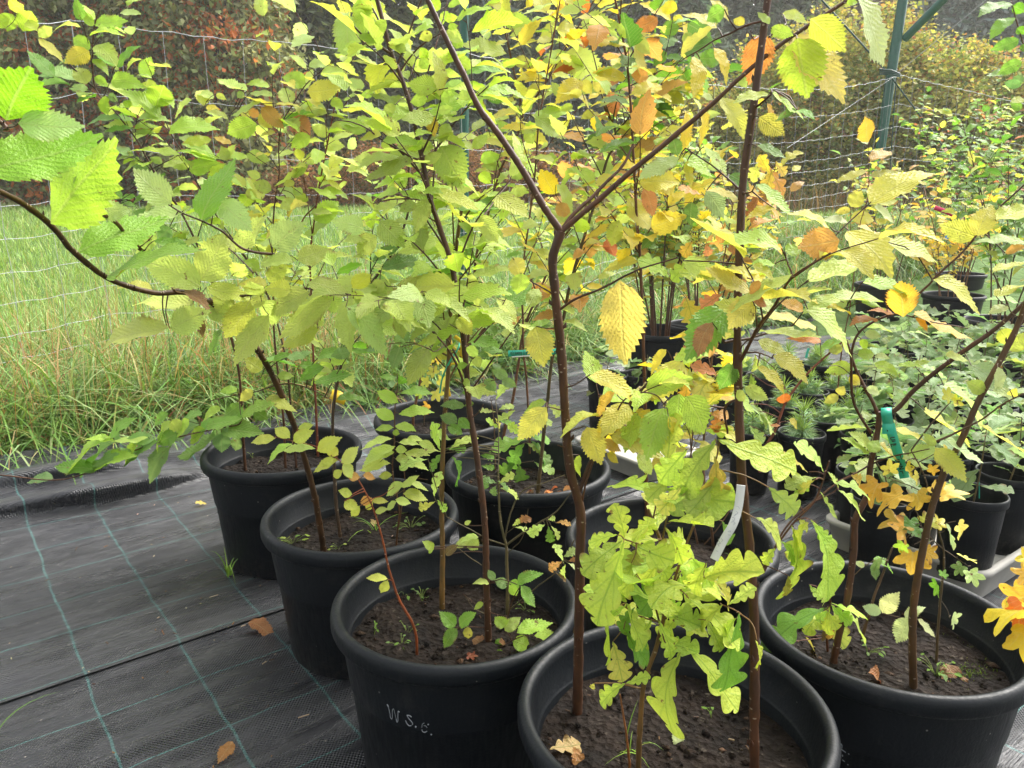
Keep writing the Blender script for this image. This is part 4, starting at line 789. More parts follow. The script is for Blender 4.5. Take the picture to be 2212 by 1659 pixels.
# leftmost pot: four elms
d1 = sp('D1', 'elm_sapling', 'leftmost thin elm of the four in the leftmost pot, leaning to the upper left', GE, 'elm', RB)
d1.line(0, '530,1016 523,920 513,786 500,730 470,640 427,530 380,440 333,370 293,300 250,243 207,193 200,140 200,100 204,55 217,15', 0.0054, 0.0016, -0.1)
d1.line(0, '207,193 160,150 110,100 60,50 -5,2', 0.0026, 0.0014, -0.10); d1.line(1, '670,640 700,560 740,440', 0.0012, 0.0008, -0.03); d1.line(1, '860,840 700,600 600,560', 0.001, 0.0008, 0.04); d1.line(1, '560,560 430,530 330,510', 0.0012, 0.0008, 0)
d1.line(4, '1560,1000 1560,1080 1450,1110 1250,1150 1050,1200 800,1290 600,1390 430,1445 0,1420', 0.0024, 0.0022, -0.25)
d1.line(4, '1290,1090 1180,1060 1100,1080', 0.001, 0.0007, -0.02); d1.line(4, '800,1290 740,1190 760,1110', 0.001, 0.0007, -0.02)
d2 = sp('D2', 'elm_sapling', 'elm with a few orange leaves, second stem from the left in the leftmost pot', GE, 'elm', RB)
d2.line(0, '617,1013 612,900 600,800 592,720 590,640 590,483 596,420 602,383 603,300 608,270 640,215 655,190 697,150', 0.0048, 0.0014, -0.05)
d2.line(1, '1810,915 1700,830 1620,760 1520,690', 0.0013, 0.0008, -0.04); d2.line(1, '1815,1000 1900,900 1960,820 1860,770', 0.0010, 0.0008, 0.02); d2.line(1, '1790,1100 1720,1060 1600,980 1480,920 1390,900', 0.0013, 0.0008, 0.02); d2.line(1, '1770,1250 1720,1200', 0.001, 0.0008, 0)
d2.line(1, '1800,1180 1880,1130 1990,1080', 0.0010, 0.0008, 0.03)
d3 = sp('D3', 'elm_sapling', 'thin left leaning elm, third stem from the left in the leftmost pot', GE, 'elm', RB)
d3.line(0, '640,1011 630,900 610,740 580,640 520,540 470,470 430,403 400,340 370,290 345,240 318,218', 0.0042, 0.0013, 0.0)
d3.line(1, '1290,1210 1160,1000', 0.0012, 0.0008, 0.02); d3.line(1, '1560,1400 1480,1280 1300,1060 1240,640', 0.001, 0.0008, 0.08)
d4 = sp('D4', 'elm_sapling', 'straightest red stemmed elm of the leftmost pot, beside a yellow tag', GE, 'elm', (110, 58, 36))
d4.line(0, '687,986 682,870 677,770 672,640 670,547 680,470 687,417 703,333 717,260 737,167 760,90 782,30 800,-30', 0.0048, 0.0016, 0.02)
d4.line(1, '2010,1340 1960,1430 1940,1480', 0.0024, 0.0026, 0.0); d4.line(1, '2060,1250 1920,1290', 0.001, 0.0008, -0.02); d4.line(1, '2110,1000 1990,1060', 0.001, 0.0008, 0)
# back pots
e1 = sp('E1', 'elm_sapling', 'tall elm with a forked top leaning right, in the furthest back pot', GE, 'elm', (104, 70, 42))
e1.line(0, '892,922 904,843 917,800 960,770 1020,740 1060,690 1114,640 1160,590 1187,560', 0.0060, 0.0045, 0.12)
e1.line(0, '1010,745 1022,640 1030,547 1054,467 1084,360 1114,300 1130,247 1120,200 1107,140 1087,50 1072,-20', 0.0062, 0.0030, 0.05); e1.line(0, '1130,247 1170,193 1230,90 1290,-10', 0.0038, 0.0026, 0.05); e1.line(0, '1060,440 1020,380 985,330 950,255', 0.0018, 0.001, 0)
e2 = sp('E2', 'maple_sapling', 'little field maple with pale yellow leaves in the furthest back pot', GM, 'maple', (110, 90, 60))
e2.line(5, '535,1105 545,1000 570,860 600,720 610,600', 0.0022, 0.001, 0.0); e2.line(5, '560,900 620,830 640,700', 0.0012, 0.0008, 0.0)
f1_ = sp('F1', 'elm_sapling', 'brown elm rising from the pot with reddish dead leaves, left of the teal tag', GE, 'elm', (100, 66, 42))
f1_.line(0, '1085,998 1090,930 1104,880 1120,786 1135,700 1170,620 1200,540 1250,470 1310,380', 0.0058, 0.0034, 0.08)
f2_ = sp('F2', 'elm_sapling', 'thick olive stem beside the teal tag, in the pot with reddish leaves', GE, 'elm', (92, 78, 46))
f2_.line(0, '1162,1072 1170,980 1184,853 1194,770 1217,686 1230,620 1247,560 1266,500 1285,440 1310,350 1330,290 1305,230', 0.0064, 0.0036, 0.06)
f2_.line(2, '1775,850 1900,720 2050,520 2212,300', 0.0026, 0.0016, 0.05); f2_.line(2, '1770,910 1900,850 2060,660 2212,560', 0.002, 0.001, 0.05); f2_.line(2, '1600,200 1560,100 1530,0', 0.0012, 0.0009, 0.02); f2_.line(2, '1690,600 1620,300 1590,200', 0.0022, 0.0014, 0.0)
f3_ = sp('F3', 'elm_sapling', 'thin upright stem rising behind the teal writing tag', GE, 'elm', (112, 74, 48))
f3_.line(0, '1144,960 1140,863 1136,800 1132,770 1130,690 1128,600 1140,500 1155,380 1165,260 1185,140 1210,0', 0.0040, 0.0022, 0.05, Y0=2.30)
f4_ = sp('F4', 'oak_sapling', 'bushy green oak in the pot with reddish dead leaves', GO, 'oak', (110, 84, 64))
f4_.line(0, '1070,1022 1068,950 1066,900 1060,860', 0.0030, 0.0012, 0.0); f4_.line(0, '1175,1000 1150,960 1120,940', 0.0014, 0.0009, -0.05, ); f4_.line(5, '1000,1180 1100,1240 1220,1200', 0.0014, 0.0009, -0.04); f4_.line(5, '1000,1300 1150,1340 1240,1330', 0.0013, 0.0009, -0.06)
g1 = sp('G1', 'elm_sapling', 'tall thin elm between the Y shaped and the straight stems', GE, 'elm', (98, 62, 40))
g1.line(0, '1396,1150 1395,1000 1394,900 1391,786 1387,650 1384,570 1377,480 1372,400 1364,250 1354,133 1337,40 1325,-20', 0.0056, 0.0028, 0.04)
g1.line(2, '1860,750 1820,680 1780,640', 0.001, 0.0008, 0); g1.line(2, '1880,570 1980,500 2212,390', 0.0015, 0.0009, -0.03); g1.line(2, '1890,990 1980,860 2110,770 2212,740', 0.0014, 0.0009, -0.03); g1.line(2, '1840,360 1880,290 1930,220 2060,140', 0.0013, 0.0008, -0.03); g1.line(2, '1820,130 1860,60 1890,0', 0.0014, 0.0009, 0)
g1.line(2, '1900,1250 1990,1190 2060,1130', 0.001, 0.0008, 0); g1.line(3, '0,700 -50,780 -120,850', 0.001, 0.001, 0)
g2 = sp('G2', 'oak_sapling', 'oak with rusty orange and yellow leaves rising in the hidden middle pot', GO, 'oak', (112, 82, 60))
g2.line(0, '1540,1180 1525,1080 1520,960 1530,860 1540,760 1552,640 1570,520 1590,400', 0.0042, 0.0014, 0.05); g2.line(0, '1510,1190 1490,1080 1500,900 1510,800', 0.003, 0.0014, 0.0); g2.line(0, '1500,1200 1560,1130 1600,1060', 0.002, 0.0012, 0); g2.line(3, '280,1560 300,1500 270,1440', 0.001, 0.0008, 0)
o1 = sp('O1', 'oak_sapling', 'big leaved lime green oak, lowest and closest plant in the nearest pot', GO, 'oak', (128, 96, 52))
o1.line(0, '1378,1690 1383,1560 1390,1480 1425,1370 1440,1300 1445,1220 1420,1150 1400,1100', 0.0054, 0.0022, 0.0, soil=SOILZ)
o1.line(8, '2050,700 2100,620 2150,500 2200,380', 0.0022, 0.0012, 0.0); o1.line(8, '2040,720 1900,660 1810,590', 0.0016, 0.001, -0.05); o1.line(8, '2130,350 1980,230 1830,175', 0.0018, 0.001, -0.06); o1.line(8, '2150,700 2212,740 2260,700', 0.0014, 0.001, -0.04)
o1.line(0, '1440,1290 1480,1180 1520,1080 1545,1000', 0.0026, 0.0013, 0.0); o1.line(8, '2195,880 2110,860 2080,790', 0.0014, 0.001, -0.02); o1.line(9, '430,700 350,640 250,600', 0.0012, 0.0009, 0)
o2 = sp('O2', 'oak_sapling', 'leafless reddish whip beside the big leaved oak, in the nearest pot', GO, 'oak', (150, 96, 50)); o2.line(8, '1870,1700 1850,1480 1830,1330 1805,1180', 0.0028, 0.0012, 0.0)
# right pot
h1 = sp('R1', 'elm_sapling', 'brown elm curving up to the right edge, on the right of the mossy pot', GE, 'elm', (92, 66, 38))
h1.line(0, '1971,1497 1971,1400 1974,1306 1987,1223 2011,1106 2041,1020 2067,970 2117,860 2157,786 2201,696 2235,600', 0.0080, 0.0046, 0.02)
h1.line(6, '1610,1215 1780,1140 1950,1050 2080,960 2212,890', 0.0022, 0.0011, -0.05); h1.line(6, '2190,420 2120,350 2110,320', 0.0012, 0.0009, -0.02)
h2 = sp('R2', 'elm_sapling', 'dark elm forking at the hanging teal tag, in the mossy pot', GE, 'elm', RB)
h2.line(0, '1801,1430 1827,1306 1844,1189 1853,1110 1867,1086 1881,1003 1897,925 1900,890', 0.0078, 0.0058, 0.04)
h2.line(0, '1897,900 1880,858 1867,836 1844,786 1834,753 1828,735', 0.0040, 0.0026, 0.03); h2.line(0, '1899,898 1927,890 1974,843 2047,783 2094,750 2161,700 2204,663 2240,630', 0.0050, 0.0040, -0.05)
h2.line(6, '1220,1150 1110,950 1090,760 1140,500 1290,400 1400,360 1560,220 1700,80 1800,-10 1900,-130 2000,-260 2212,-460', 0.0030, 0.0016, -0.03)
h2.line(6, '1100,760 1010,715 940,710', 0.0009, 0.0007, -0.02); h2.line(6, '1130,860 1180,845 1250,850', 0.0009, 0.0007, 0); h2.line(6, '1125,470 1090,400 1060,330', 0.0012, 0.0008, -0.02); h2.line(6, '1380,390 1500,400 1850,470', 0.0013, 0.0008, -0.03); h2.line(6, '1120,640 1190,650 1260,640', 0.0009, 0.0007, -0.02); h2.line(6, '1110,930 1040,910 1010,900', 0.0009, 0.0007, -0.02)
h2.line(6, '1560,800 1520,730 1490,690', 0.001, 0.0008, -0.02); h2.line(6, '1720,690 1700,660', 0.001, 0.0008, -0.02)
h2.line(6, '1200,1340 1320,1310 1420,1290 1600,1250', 0.0020, 0.0010, -0.04); h2.line(6, '1200,1350 1100,1420 1000,1470 860,1580 700,1720 520,2060', 0.0018, 0.0022, -0.06); h2.line(6, '1215,1300 1215,1270', 0.001, 0.0008, -0.02)
h3 = sp('R3', 'maple_sapling', 'slim field maple with golden leaves, on the right of the mossy pot', GM, 'maple', (96, 78, 54))
h3.line(9, '1640,1000 1650,800 1665,600 1690,250 1640,60 1610,-60 1560,-250 1480,-400', 0.0030, 0.0012, 0.0); h3.line(9, '1690,250 1620,180 1560,110 1500,-20 1400,-60', 0.0012, 0.0008, -0.04); h3.line(9, '1670,560 1720,650 1730,690', 0.0008, 0.0006, -0.02); h3.line(9, '1690,240 1760,290 1850,350', 0.0009, 0.0007, -0.02); h3.line(6, '1590,1580 1500,1500 1300,1430', 0.001, 0.0007, -0.03)
h4 = sp('R4', 'elm_sapling', 'short leaning stem with a few pale leaves, between the two elms of the mossy pot', GE, 'elm', (100, 78, 54))
h4.line(9, '1165,830 1210,650 1260,500 1310,360 1360,230', 0.0042, 0.0020, 0.02); h4.line(9, '1200,640 1280,655 1440,690', 0.001, 0.0007, -0.04); h4.line(9, '1440,690 1560,705', 0.0008, 0.0006, -0.02); h4.line(9, '1110,410 1180,350 1240,310', 0.001, 0.0008, 0)
h5 = sp('R5', 'oak_sapling', 'oak with drooping lime leaves over the rim of the mossy pot', GO, 'oak', (112, 70, 50))
h5.line(9, '940,900 930,750 945,640 960,590', 0.003, 0.0014, -0.03); h5.line(9, '490,420 600,230 720,70 860,-80 950,-330', 0.0022, 0.0012, 0.0, Y0=1.12); h5.line(9, '720,70 790,40 850,60', 0.001, 0.0008, -0.03); h5.line(9, '960,600 1020,610 1080,600', 0.0009, 0.0007, 0); h5.line(6, '880,1620 1000,1500 940,1400', 0.0009, 0.0007, 0.02)
h6 = sp('R6', 'elm_sapling', 'thin slanting reddish stem crossing behind the right hand oak leaves', GE, 'elm', (112, 62, 44))
h6.line(6, '500,1400 500,1330 600,1130 680,930 840,730 1030,560', 0.0040, 0.0024, 0.05, Y0=1.62, soil=None); h6.line(6, '650,1080 690,1070', 0.0009, 0.0007, -0.01); h6.line(6, '700,900 665,860', 0.0009, 0.0007, 0); h6.line(6, '890,660 890,560 870,490', 0.001, 0.0008, -0.02)
# the rest of each crown, twig by twig
for k, idx, n, t0, t1, L, nl, size, palette in [('B1', 0, 16, 0.42, 1, 0.20, 6, 0.055, 'hllyhm'), ('B1', 6, 4, 0.2, 1, 0.15, 5, 0.055, 'hlh'), ('B1', 13, 4, 0.2, 1, 0.16, 5, 0.055, 'llp'), ('B2', 0, 10, 0.55, 1, 0.20, 6, 0.052, 'hlgm'), ('C2', 0, 12, 0.35, 1, 0.22, 6, 0.052, 'hllgm'), ('D1', 0, 8, 0.45, 0.95, 0.20, 6, 0.05, 'hgGpl'), ('D2', 0, 11, 0.4, 1, 0.22, 6, 0.05, 'hylle'), ('D3', 0, 11, 0.4, 1, 0.22, 6, 0.05, 'hylpl'), ('D4', 0, 16, 0.35, 1, 0.25, 6, 0.055, 'hlpyl'),
        ('E1', 0, 5, 0.5, 1, 0.22, 6, 0.055, 'lgmhe'), ('E1', 1, 18, 0.1, 1, 0.26, 6, 0.06, 'hlhye'), ('E1', 2, 8, 0.1, 1, 0.24, 6, 0.06, 'hYeeO'), ('F1', 0, 14, 0.4, 1, 0.24, 6, 0.055, 'hlgmoe'), ('F2', 0, 15, 0.45, 1, 0.24, 6, 0.055, 'hYeooml'), ('F2', 1, 6, 0.1, 1, 0.22, 6, 0.055, 'gdYe'), ('F2', 2, 6, 0.1, 1, 0.22, 6, 0.055, 'gdhG'), ('F3', 0, 15, 0.4, 1, 0.24, 6, 0.055, 'hllyeY'), ('G1', 0, 14, 0.5, 1, 0.22, 6, 0.055, 'YehdgoY'), ('G2', 0, 13, 0.3, 1, 0.20, 5, 0.058, 'eYokAh'), ('G2', 1, 6, 0.4, 1, 0.16, 4, 0.058, 'kheY'), ('A1', 9, 4, 0.35, 1, 0.12, 4, 0.055, 'yYeh'), ('A2', 1, 4, 0.2, 0.9, 0.14, 4, 0.052, 'yeCl'), ('O1', 0, 6, 0.5, 1, 0.11, 4, 0.055, 'kkKh')]:
    s = SAP[k]; s.twigs(idx, n, t0, t1, L, nl, size, palette)
# ------------------------------------------------------------------ their leaves
H('D1', 1, 'elm', '585 315 460 245 95 h,612 165 795 110 85 h,605 170 530 80 60 h,610 130 505 0 45 h,580 330 440 400 115 e,350 500 220 330 95 g,345 490 150 500 35 g,500 520 340 410 95 p,560 545 500 420 110 l,570 580 420 545 65 p,750 430 860 280 60 g,740 430 630 340 45 g,600 380 700 470 60 h,610 500 700 540 60 h,715 530 905 510 115 h,920 500 990 390 95 h,900 560 1010 530 50 y,1015 690 1050 545 165 h,1050 770 800 565 105 h,700 740 660 610 60 h,860 840 680 810 40 g,780 760 560 775 45 G,870 790 745 730 40 p,870 840 1010 790 45 h,1095 870 1365 755 110 h,1170 1000 855 925 60 h,1050 1060 980 1010 50 p,1055 1080 1180 1030 50 p,920 1045 795 1110 35 l,870 1010 735 1010 35 l,640 330 660 310 20 h,250 240 340 180 70 l,180 130 220 190 90 y,60 60 150 20 110 y,80 90 30 180 150 h,150 200 210 60 120 h,250 250 400 380 60 e,40 180 -40 90 120 h,790 1290 740 1200 40 g,780 1280 880 1270 40 g,780 1320 880 1310 35 g,700 620 760 640 50 G,820 700 830 640 50 h,940 720 1010 700 60 h')
H('D2 D3', 1, 'elm', '1600 590 1400 510 60 l,1580 600 1540 630 50 p,1620 600 1765 600 45 l,1385 640 1265 580 60 l,1400 610 1460 640 40 y,1700 670 1490 720 65 l,1250 650 1110 730 50 l,1340 690 1420 710 50 Y,1480 770 1340 700 45 y,1660 800 1480 870 140 h,1690 700 1840 800 105 o,1900 760 2010 860 125 r,1610 720 1680 750 60 o,1680 740 1760 820 90 e,1980 540 1850 490 110 h,1990 440 1895 350 50 l,2000 430 2110 390 60 p,1990 590 2200 600 140 e,2030 740 1790 765 50 g,2090 460 2212 460 60 l,1500 930 1390 890 45 A,1370 900 1200 930 75 y,1380 1000 1210 910 55 l,1400 1040 1170 960 60 h,1390 1020 1595 990 75 h,1470 1150 1620 1200 50 h,1230 1110 1400 1030 105 h,1240 1120 1350 1060 90 h,2010 880 1890 940 95 h,1970 870 1850 910 50 h,1600 1000 1730 1030 85 l,2000 1070 1880 1130 75 m,1760 1230 1640 1190 90 m,1910 1180 1840 1200 50 y,1960 1260 1900 1220 60 l,1920 1300 1820 1340 85 m,1600 1230 1660 1290 60 y,1690 1150 1600 1120 60 l,1480 1040 1420 960 70 l,1500 1180 1400 1250 60 l,1330 780 1230 830 80 p')
H('D4', 1, 'elm', '2120 740 1910 660 115 p,2060 1130 2212 1040 105 p,2090 1230 2212 1250 60 h,2040 1430 2190 1310 140 h,2140 1440 1950 1500 65 h,2150 800 2212 850 90 l,2130 870 2030 830 80 l,2100 940 2212 930 90 l,2150 640 2212 700 70 h,2000 1300 1900 1260 60 y,2080 1140 2110 1170 40 e,2120 1170 2210 1220 40 e,1990 1060 2060 990 70 l')
H('C1', 1, 'elm', '40 790 140 440 340 q,-80 1120 545 930 320 q,120 800 470 830 190 p,325 1450 752 975 330 hu,490 1250 680 1115 150 p,510 1640 1010 1440 230 q,1110 1320 878 1150 175 p,1190 1365 868 1400 115 p,1420 1310 1600 1450 155 p,1530 1630 1680 1440 140 l,1320 1430 1420 1040 170 q,1760 1600 1930 1465 180 p,1270 1680 1490 1560 140 l,640 1390 790 1330 130 p,1010 1500 880 1600 110 l,1100 1470 1040 1540 90 G,1000 1560 1200 1580 60 g', 0.0, 1.1)
H('C1', 4, 'elm', '680 110 1115 -20 115 q,990 215 820 170 60 e,1250 310 950 270 130 l,1110 195 1345 290 55 b,1290 330 1290 500 80 b,1080 450 675 540 135 l,1100 470 1290 370 160 l,1300 200 1010 20 175 l,1300 160 1450 -60 200 l,1340 200 1590 250 115 y,1735 190 1565 160 85 e,1740 165 1830 80 105 y,1900 40 1720 10 90 l,1330 350 1505 360 125 l,1740 290 1570 340 85 l,1620 290 1510 520 160 y,1740 380 1520 635 150 l,2000 230 1750 340 150 l,2160 290 1840 450 155 l,2060 470 1850 570 135 y,2000 180 2212 190 105 l,1450 480 1330 620 55 g,1700 740 1605 680 85 y,1720 930 1895 960 75 y,1690 690 1900 680 28 g,1770 680 1850 630 40 g,1860 660 1990 630 55 G,1940 710 2040 700 50 g,2100 720 1960 780 70 g,2040 810 2212 780 65 g,2060 660 2200 610 65 g,1560 1030 1730 950 75 h,1560 960 1470 1020 65 g,1430 980 1325 1030 55 h,1540 860 1440 880 50 h,1640 870 1560 920 60 e,1640 1000 1720 1040 70 g,1800 780 1880 770 50 l,1930 30 2090 -40 120 l,1500 130 1580 60 110 l,1820 300 1700 420 140 l,1960 330 2080 430 130 l,1480 240 1420 350 130 l,1880 230 1760 180 110 y,2080 250 2200 330 120 l,1600 250 1680 170 110 l', 0.0, 1.14)
H('D1', 4, 'elm', '345 1440 220 1430 60 G,605 1390 425 1345 85 g,620 1380 780 1300 60 h,790 1200 550 1310 95 g,720 1180 455 1280 50 h,740 1190 600 1180 30 h,700 1190 800 1070 45 g,960 1175 775 1190 38 l,1030 1210 830 1290 60 g,900 1220 790 1310 70 h,1100 1240 960 1390 95 G,1120 1075 990 1190 55 h,1290 1090 1080 1205 85 G,1180 1070 1110 1110 60 y,1090 1020 1010 1070 50 g,1310 1030 1170 1040 55 g,1410 1180 1195 1280 85 g,1340 1110 1490 1060 75 g,1430 1130 1625 1120 105 g,1440 1150 1430 1240 90 G,1550 1170 1520 1240 60 G,1390 1080 1260 1130 70 g,800 1300 650 1340 60 G,930 1260 790 1300 60 g,1000 1190 870 1170 70 G,1150 1150 1040 1200 80 g,1330 1120 1240 1190 75 h,860 1270 720 1280 60 G,700 1340 560 1380 60 g,1480 1100 1380 1160 80 G,1230 1060 1130 1130 60 h,1500 1080 1560 1000 70 g', 0.0, 1.28)
H('C3 B6 B4'.replace('B6 ', ''), 4, 'hornbeam', '1785 1180 1625 1190 70 y,1880 1180 1785 1105 75 y,1900 1200 2010 1145 85 y,2045 1250 1835 1250 55 l,2050 1265 2185 1180 95 y,1895 1215 1725 1305 45 h,2190 1320 2025 1395 65 y,1930 1120 2020 1090 50 y,2160 1430 2212 1400 60 y')
H('C3', 5, 'hornbeam', '350 800 255 770 40 g,370 830 425 775 60 g,370 950 235 880 80 h,345 1060 220 985 80 h,370 1020 580 995 75 h,380 885 565 845 50 g,350 1105 470 1080 48 h,340 1110 220 1115 48 h,330 1185 135 1220 48 l,330 1140 375 1150 40 h,420 1190 525 1170 38 l,370 1210 500 1200 45 l,500 1210 600 1230 55 l,350 1230 150 1330 75 l,350 1255 420 1250 55 l,350 1315 440 1310 60 l,410 1270 550 1290 60 l,320 1345 130 1370 70 y,330 1420 245 1425 50 y,400 1340 550 1345 45 l,405 1470 290 1530 70 l,400 1540 560 1550 85 y,350 1580 445 1600 55 l,420 1470 560 1480 40 l,390 1500 480 1420 50 l,345 1270 230 1290 55 l,360 1590 290 1640 45 l')
H('B4', 5, 'hornbeam', '0 1340 110 1265 85 l,10 1345 85 1420 75 l,45 1430 110 1425 60 o,140 1420 215 1425 48 o,70 1545 -10 1530 60 y,20 1590 90 1640 75 y,200 1590 290 1580 45 y,120 1600 195 1570 60 o,-20 1290 -90 1240 70 y,-60 1300 -110 1370 60 y')
H('B4', 8, 'hornbeam', '300 437 180 415 48 y,302 440 265 530 62 y,160 -20 200 -60 50 y,215 0 290 -20 45 l,120 -40 60 30 60 y')
H('B1 B2 C2 E1 D4', 2, 'elm', '30 95 55 355 175 l,140 -20 130 190 115 h,170 80 250 200 75 p,300 195 480 310 55 l,290 130 180 245 85 h,640 60 570 0 80 h,690 40 780 0 50 h,740 130 935 40 62 h,670 130 745 100 60 h,600 150 460 110 50 h,600 180 455 180 50 h,680 200 785 255 85 l,690 180 750 160 45 h,590 220 510 250 70 y,750 380 840 440 85 h,800 485 1032 415 62 g,930 560 1192 590 75 h,620 580 448 520 135 h,560 640 450 660 85 h,790 540 660 560 75 p,880 590 1032 620 85 l,800 690 548 700 95 h,620 720 720 710 60 l,570 740 605 870 82 A,160 860 -20 760 110 h,180 835 0 745 65 l,260 880 120 860 75 e,380 880 195 730 125 l,270 920 512 870 85 h,640 950 790 1185 225 m,600 960 398 950 95 l,210 1030 20 1040 105 l,470 1030 188 1120 85 m,410 1100 305 1225 145 m,540 1050 640 1000 75 l,850 960 945 880 75 h,730 890 882 895 62 l,890 1400 1022 1550 115 l,660 1605 510 1630 65 h,600 1450 470 1490 65 m,370 1240 170 1260 75 h,150 1490 -20 1400 135 p,230 1530 85 1640 135 l,250 1430 390 1595 165 m,370 1610 195 1660 85 d,560 1290 460 1470 115 l,530 1240 672 1255 62 h,480 1310 390 1370 80 l,360 1320 210 1340 60 l,680 1270 800 1330 90 l,700 1180 830 1240 100 l,760 1310 860 1400 90 h,660 760 560 800 60 h,440 690 360 640 70 l,350 680 280 740 70 m,420 330 340 290 60 l,510 380 560 440 75 h,560 380 500 330 70 h,640 640 760 620 80 h,830 600 760 650 80 l,930 750 1080 830 70 l,700 800 640 900 80 l,150 560 50 530 70 p,200 580 290 600 60 l,210 610 130 600 55 h,790 300 720 260 70 h,690 70 640 160 55 h,120 230 200 270 60 h')
H('E1 B1 F1 F3', 2, 'elm', '1075 340 793 255 115 y,1045 130 1238 150 115 h,1120 420 1228 370 80 e,1310 500 1140 480 60 Y,1115 1010 1297 1115 105 h,1250 770 1462 870 125 m,1170 730 1078 700 65 p,1090 770 940 745 55 l,1250 750 1480 690 95 h,1050 1560 918 1490 105 m,1130 420 1040 400 55 h,1180 720 1240 640 70 l,1100 820 960 830 80 h,1080 900 1180 960 80 l,1240 930 1200 850 70 l,900 1040 1020 1000 80 h,900 1120 960 1180 80 h,1000 900 900 880 70 l,1040 1060 920 1080 80 l,1200 1120 1100 1150 60 m,1180 440 1300 420 60 e,1320 560 1200 570 60 e,1060 640 960 640 60 g')
H('A1 G1 E1 F2 F1', 2, 'elm', '1440 340 1695 495 195 l,1555 150 1788 190 175 l,1560 520 1400 645 125 Y,1870 295 1645 262 62 Y,1890 240 1785 150 85 h,1240 0 1200 40 60 Y,1400 40 1440 60 70 A,1440 360 1290 400 70 l,1560 190 1390 250 60 l,1430 400 1380 500 80 e,1560 520 1620 600 70 e,1640 500 1740 600 110 Co')
H('G1 F2 F1 A2', 2, 'elm', '1895 250 2012 330 85 l,2050 110 1915 215 105 O,1740 590 1778 748 95 r,1740 570 1818 460 48 O,1900 300 1990 505 72 e,1990 500 1888 495 95 o,2190 170 2070 205 100 g,2150 110 2212 160 70 Y,2180 60 2070 40 85 Y,2110 340 2020 400 80 g,2080 550 1912 600 95 e,2110 580 1930 690 95 G,1850 1290 2025 1485 135 e,1960 1220 2052 1372 102 r,1390 1200 1542 1340 85 l,1650 1050 1788 1110 85 p,2190 1020 1928 1100 115 p,2030 1160 2122 1255 62 Y,2110 1100 2175 1270 62 Y,1390 1330 1482 1390 92 o,1620 1510 1600 1659 120 o,1800 1430 1740 1580 112 y,1720 1550 1760 1650 85 r,1560 600 1480 620 60 e,1930 760 2100 720 70 Y,2060 880 2200 820 80 y,2100 600 2212 660 90 Y,1990 760 1900 830 70 d,1910 1140 1990 1120 55 o,1600 880 1700 960 90 d,1780 970 1890 1010 100 d,2150 900 2180 1000 90 d,1910 1580 1990 1640 80 o,1500 690 1420 700 50 h,1640 720 1560 760 60 y,1560 1100 1640 1200 90 l,1740 1270 1840 1330 80 p,1420 1400 1540 1440 80 l,2040 1510 1960 1600 80 d')
H('A1', 3, 'elm', '1120 5 1430 335 200 P,1060 20 1135 5 45 h,830 120 1050 300 195 y,720 220 1062 578 215 C,740 250 812 602 300 h,520 215 470 525 195 O')
H('A2 G1 F2', 3, 'elm', '225 180 20 60 75 Y,180 0 325 90 65 Y,270 60 160 120 120 g,30 150 190 225 125 d,10 140 60 350 80 Y,70 365 140 595 78 Y,205 305 322 512 82 Y,110 380 262 370 115 g,90 560 100 640 70 Y,10 720 62 965 72 Y,120 710 152 935 72 Y,250 620 392 855 112 e,560 600 335 635 65 y,580 600 798 742 62 h,495 760 645 870 135 e,545 670 592 782 38 A,740 715 602 770 60 G,740 710 862 742 38 g,480 950 668 985 62 G,140 950 282 1105 52 l,0 1020 188 1132 95 h,30 1040 60 1210 60 Y,375 1290 188 1215 65 C,150 1240 282 1375 135 B,470 1200 708 1345 75 l,610 1360 418 1370 52 Y,640 1610 282 1530 125 l,955 1470 728 1372 62 C,660 1630 780 1590 95 h,560 160 500 70 50 l,640 90 800 110 70 l,570 180 700 240 90 h,400 160 330 100 60 e,0 270 60 220 60 l,360 480 420 560 60 l,60 1310 40 1450 90 d,300 1130 440 1200 80 d,200 640 80 600 50 l')
H('A2 G1', 3, 'elm', '1010 1560 780 1590 215 o')
H('B1 C1 B2', 5, 'elm', '30 330 350 565 200 p,250 340 545 440 105 l,570 270 828 225 165 l,590 200 430 210 115 l,560 150 375 170 90 y,280 170 190 230 90 l,70 210 182 115 105 y,260 80 522 20 110 d,700 330 928 390 90 p,690 360 548 505 150 p,850 110 838 315 95 l,370 380 400 522 100 l,565 600 428 805 145 m,750 400 852 490 105 y,600 590 675 670 75 y,620 510 550 570 60 m,380 590 320 725 95 G,300 570 158 590 62 G,440 500 340 560 80 G,60 620 -60 640 80 G')
H('B1', 5, 'elm', '905 330 1112 452 85 l,1010 270 1145 398 85 l,930 180 1000 240 80 l,830 650 882 575 85 l,860 650 900 715 65 l,890 640 1022 590 72 G,750 720 812 700 50 g,1080 790 983 740 72 G,1040 800 1125 850 65 G,930 800 1000 870 75 G,860 890 788 880 48 g,860 960 792 960 40 g,800 970 658 940 65 G,750 1080 652 1020 80 G,690 1100 780 1150 70 g,760 1050 822 1120 68 g,790 800 838 840 50 h,720 250 610 180 70 m')
H('A1', 5, 'elm', '1110 10 1172 125 115 e,1165 110 1160 242 120 h,1260 455 1312 702 185 e,1355 420 1213 440 48 h,1800 155 1826 692 295 C,1610 770 1912 892 125 e,1780 890 1615 1030 85 A,1330 980 1168 1190 155 e,1330 950 1160 1000 65 h,1590 1110 1682 1332 155 e,1770 1010 1700 1172 115 Y,1690 1190 1808 1262 72 A,1920 1020 1818 1232 125 h,2090 990 1948 1262 185 h,1920 1280 2022 1412 92 l,2212 680 2050 925 195 e,2190 890 2180 1115 155 h,2120 1040 2200 1180 80 Y,2110 610 1982 732 62 Y,1720 1280 1800 1320 60 Y,1740 900 1660 950 55 e,1540 1290 1520 1420 50 h')
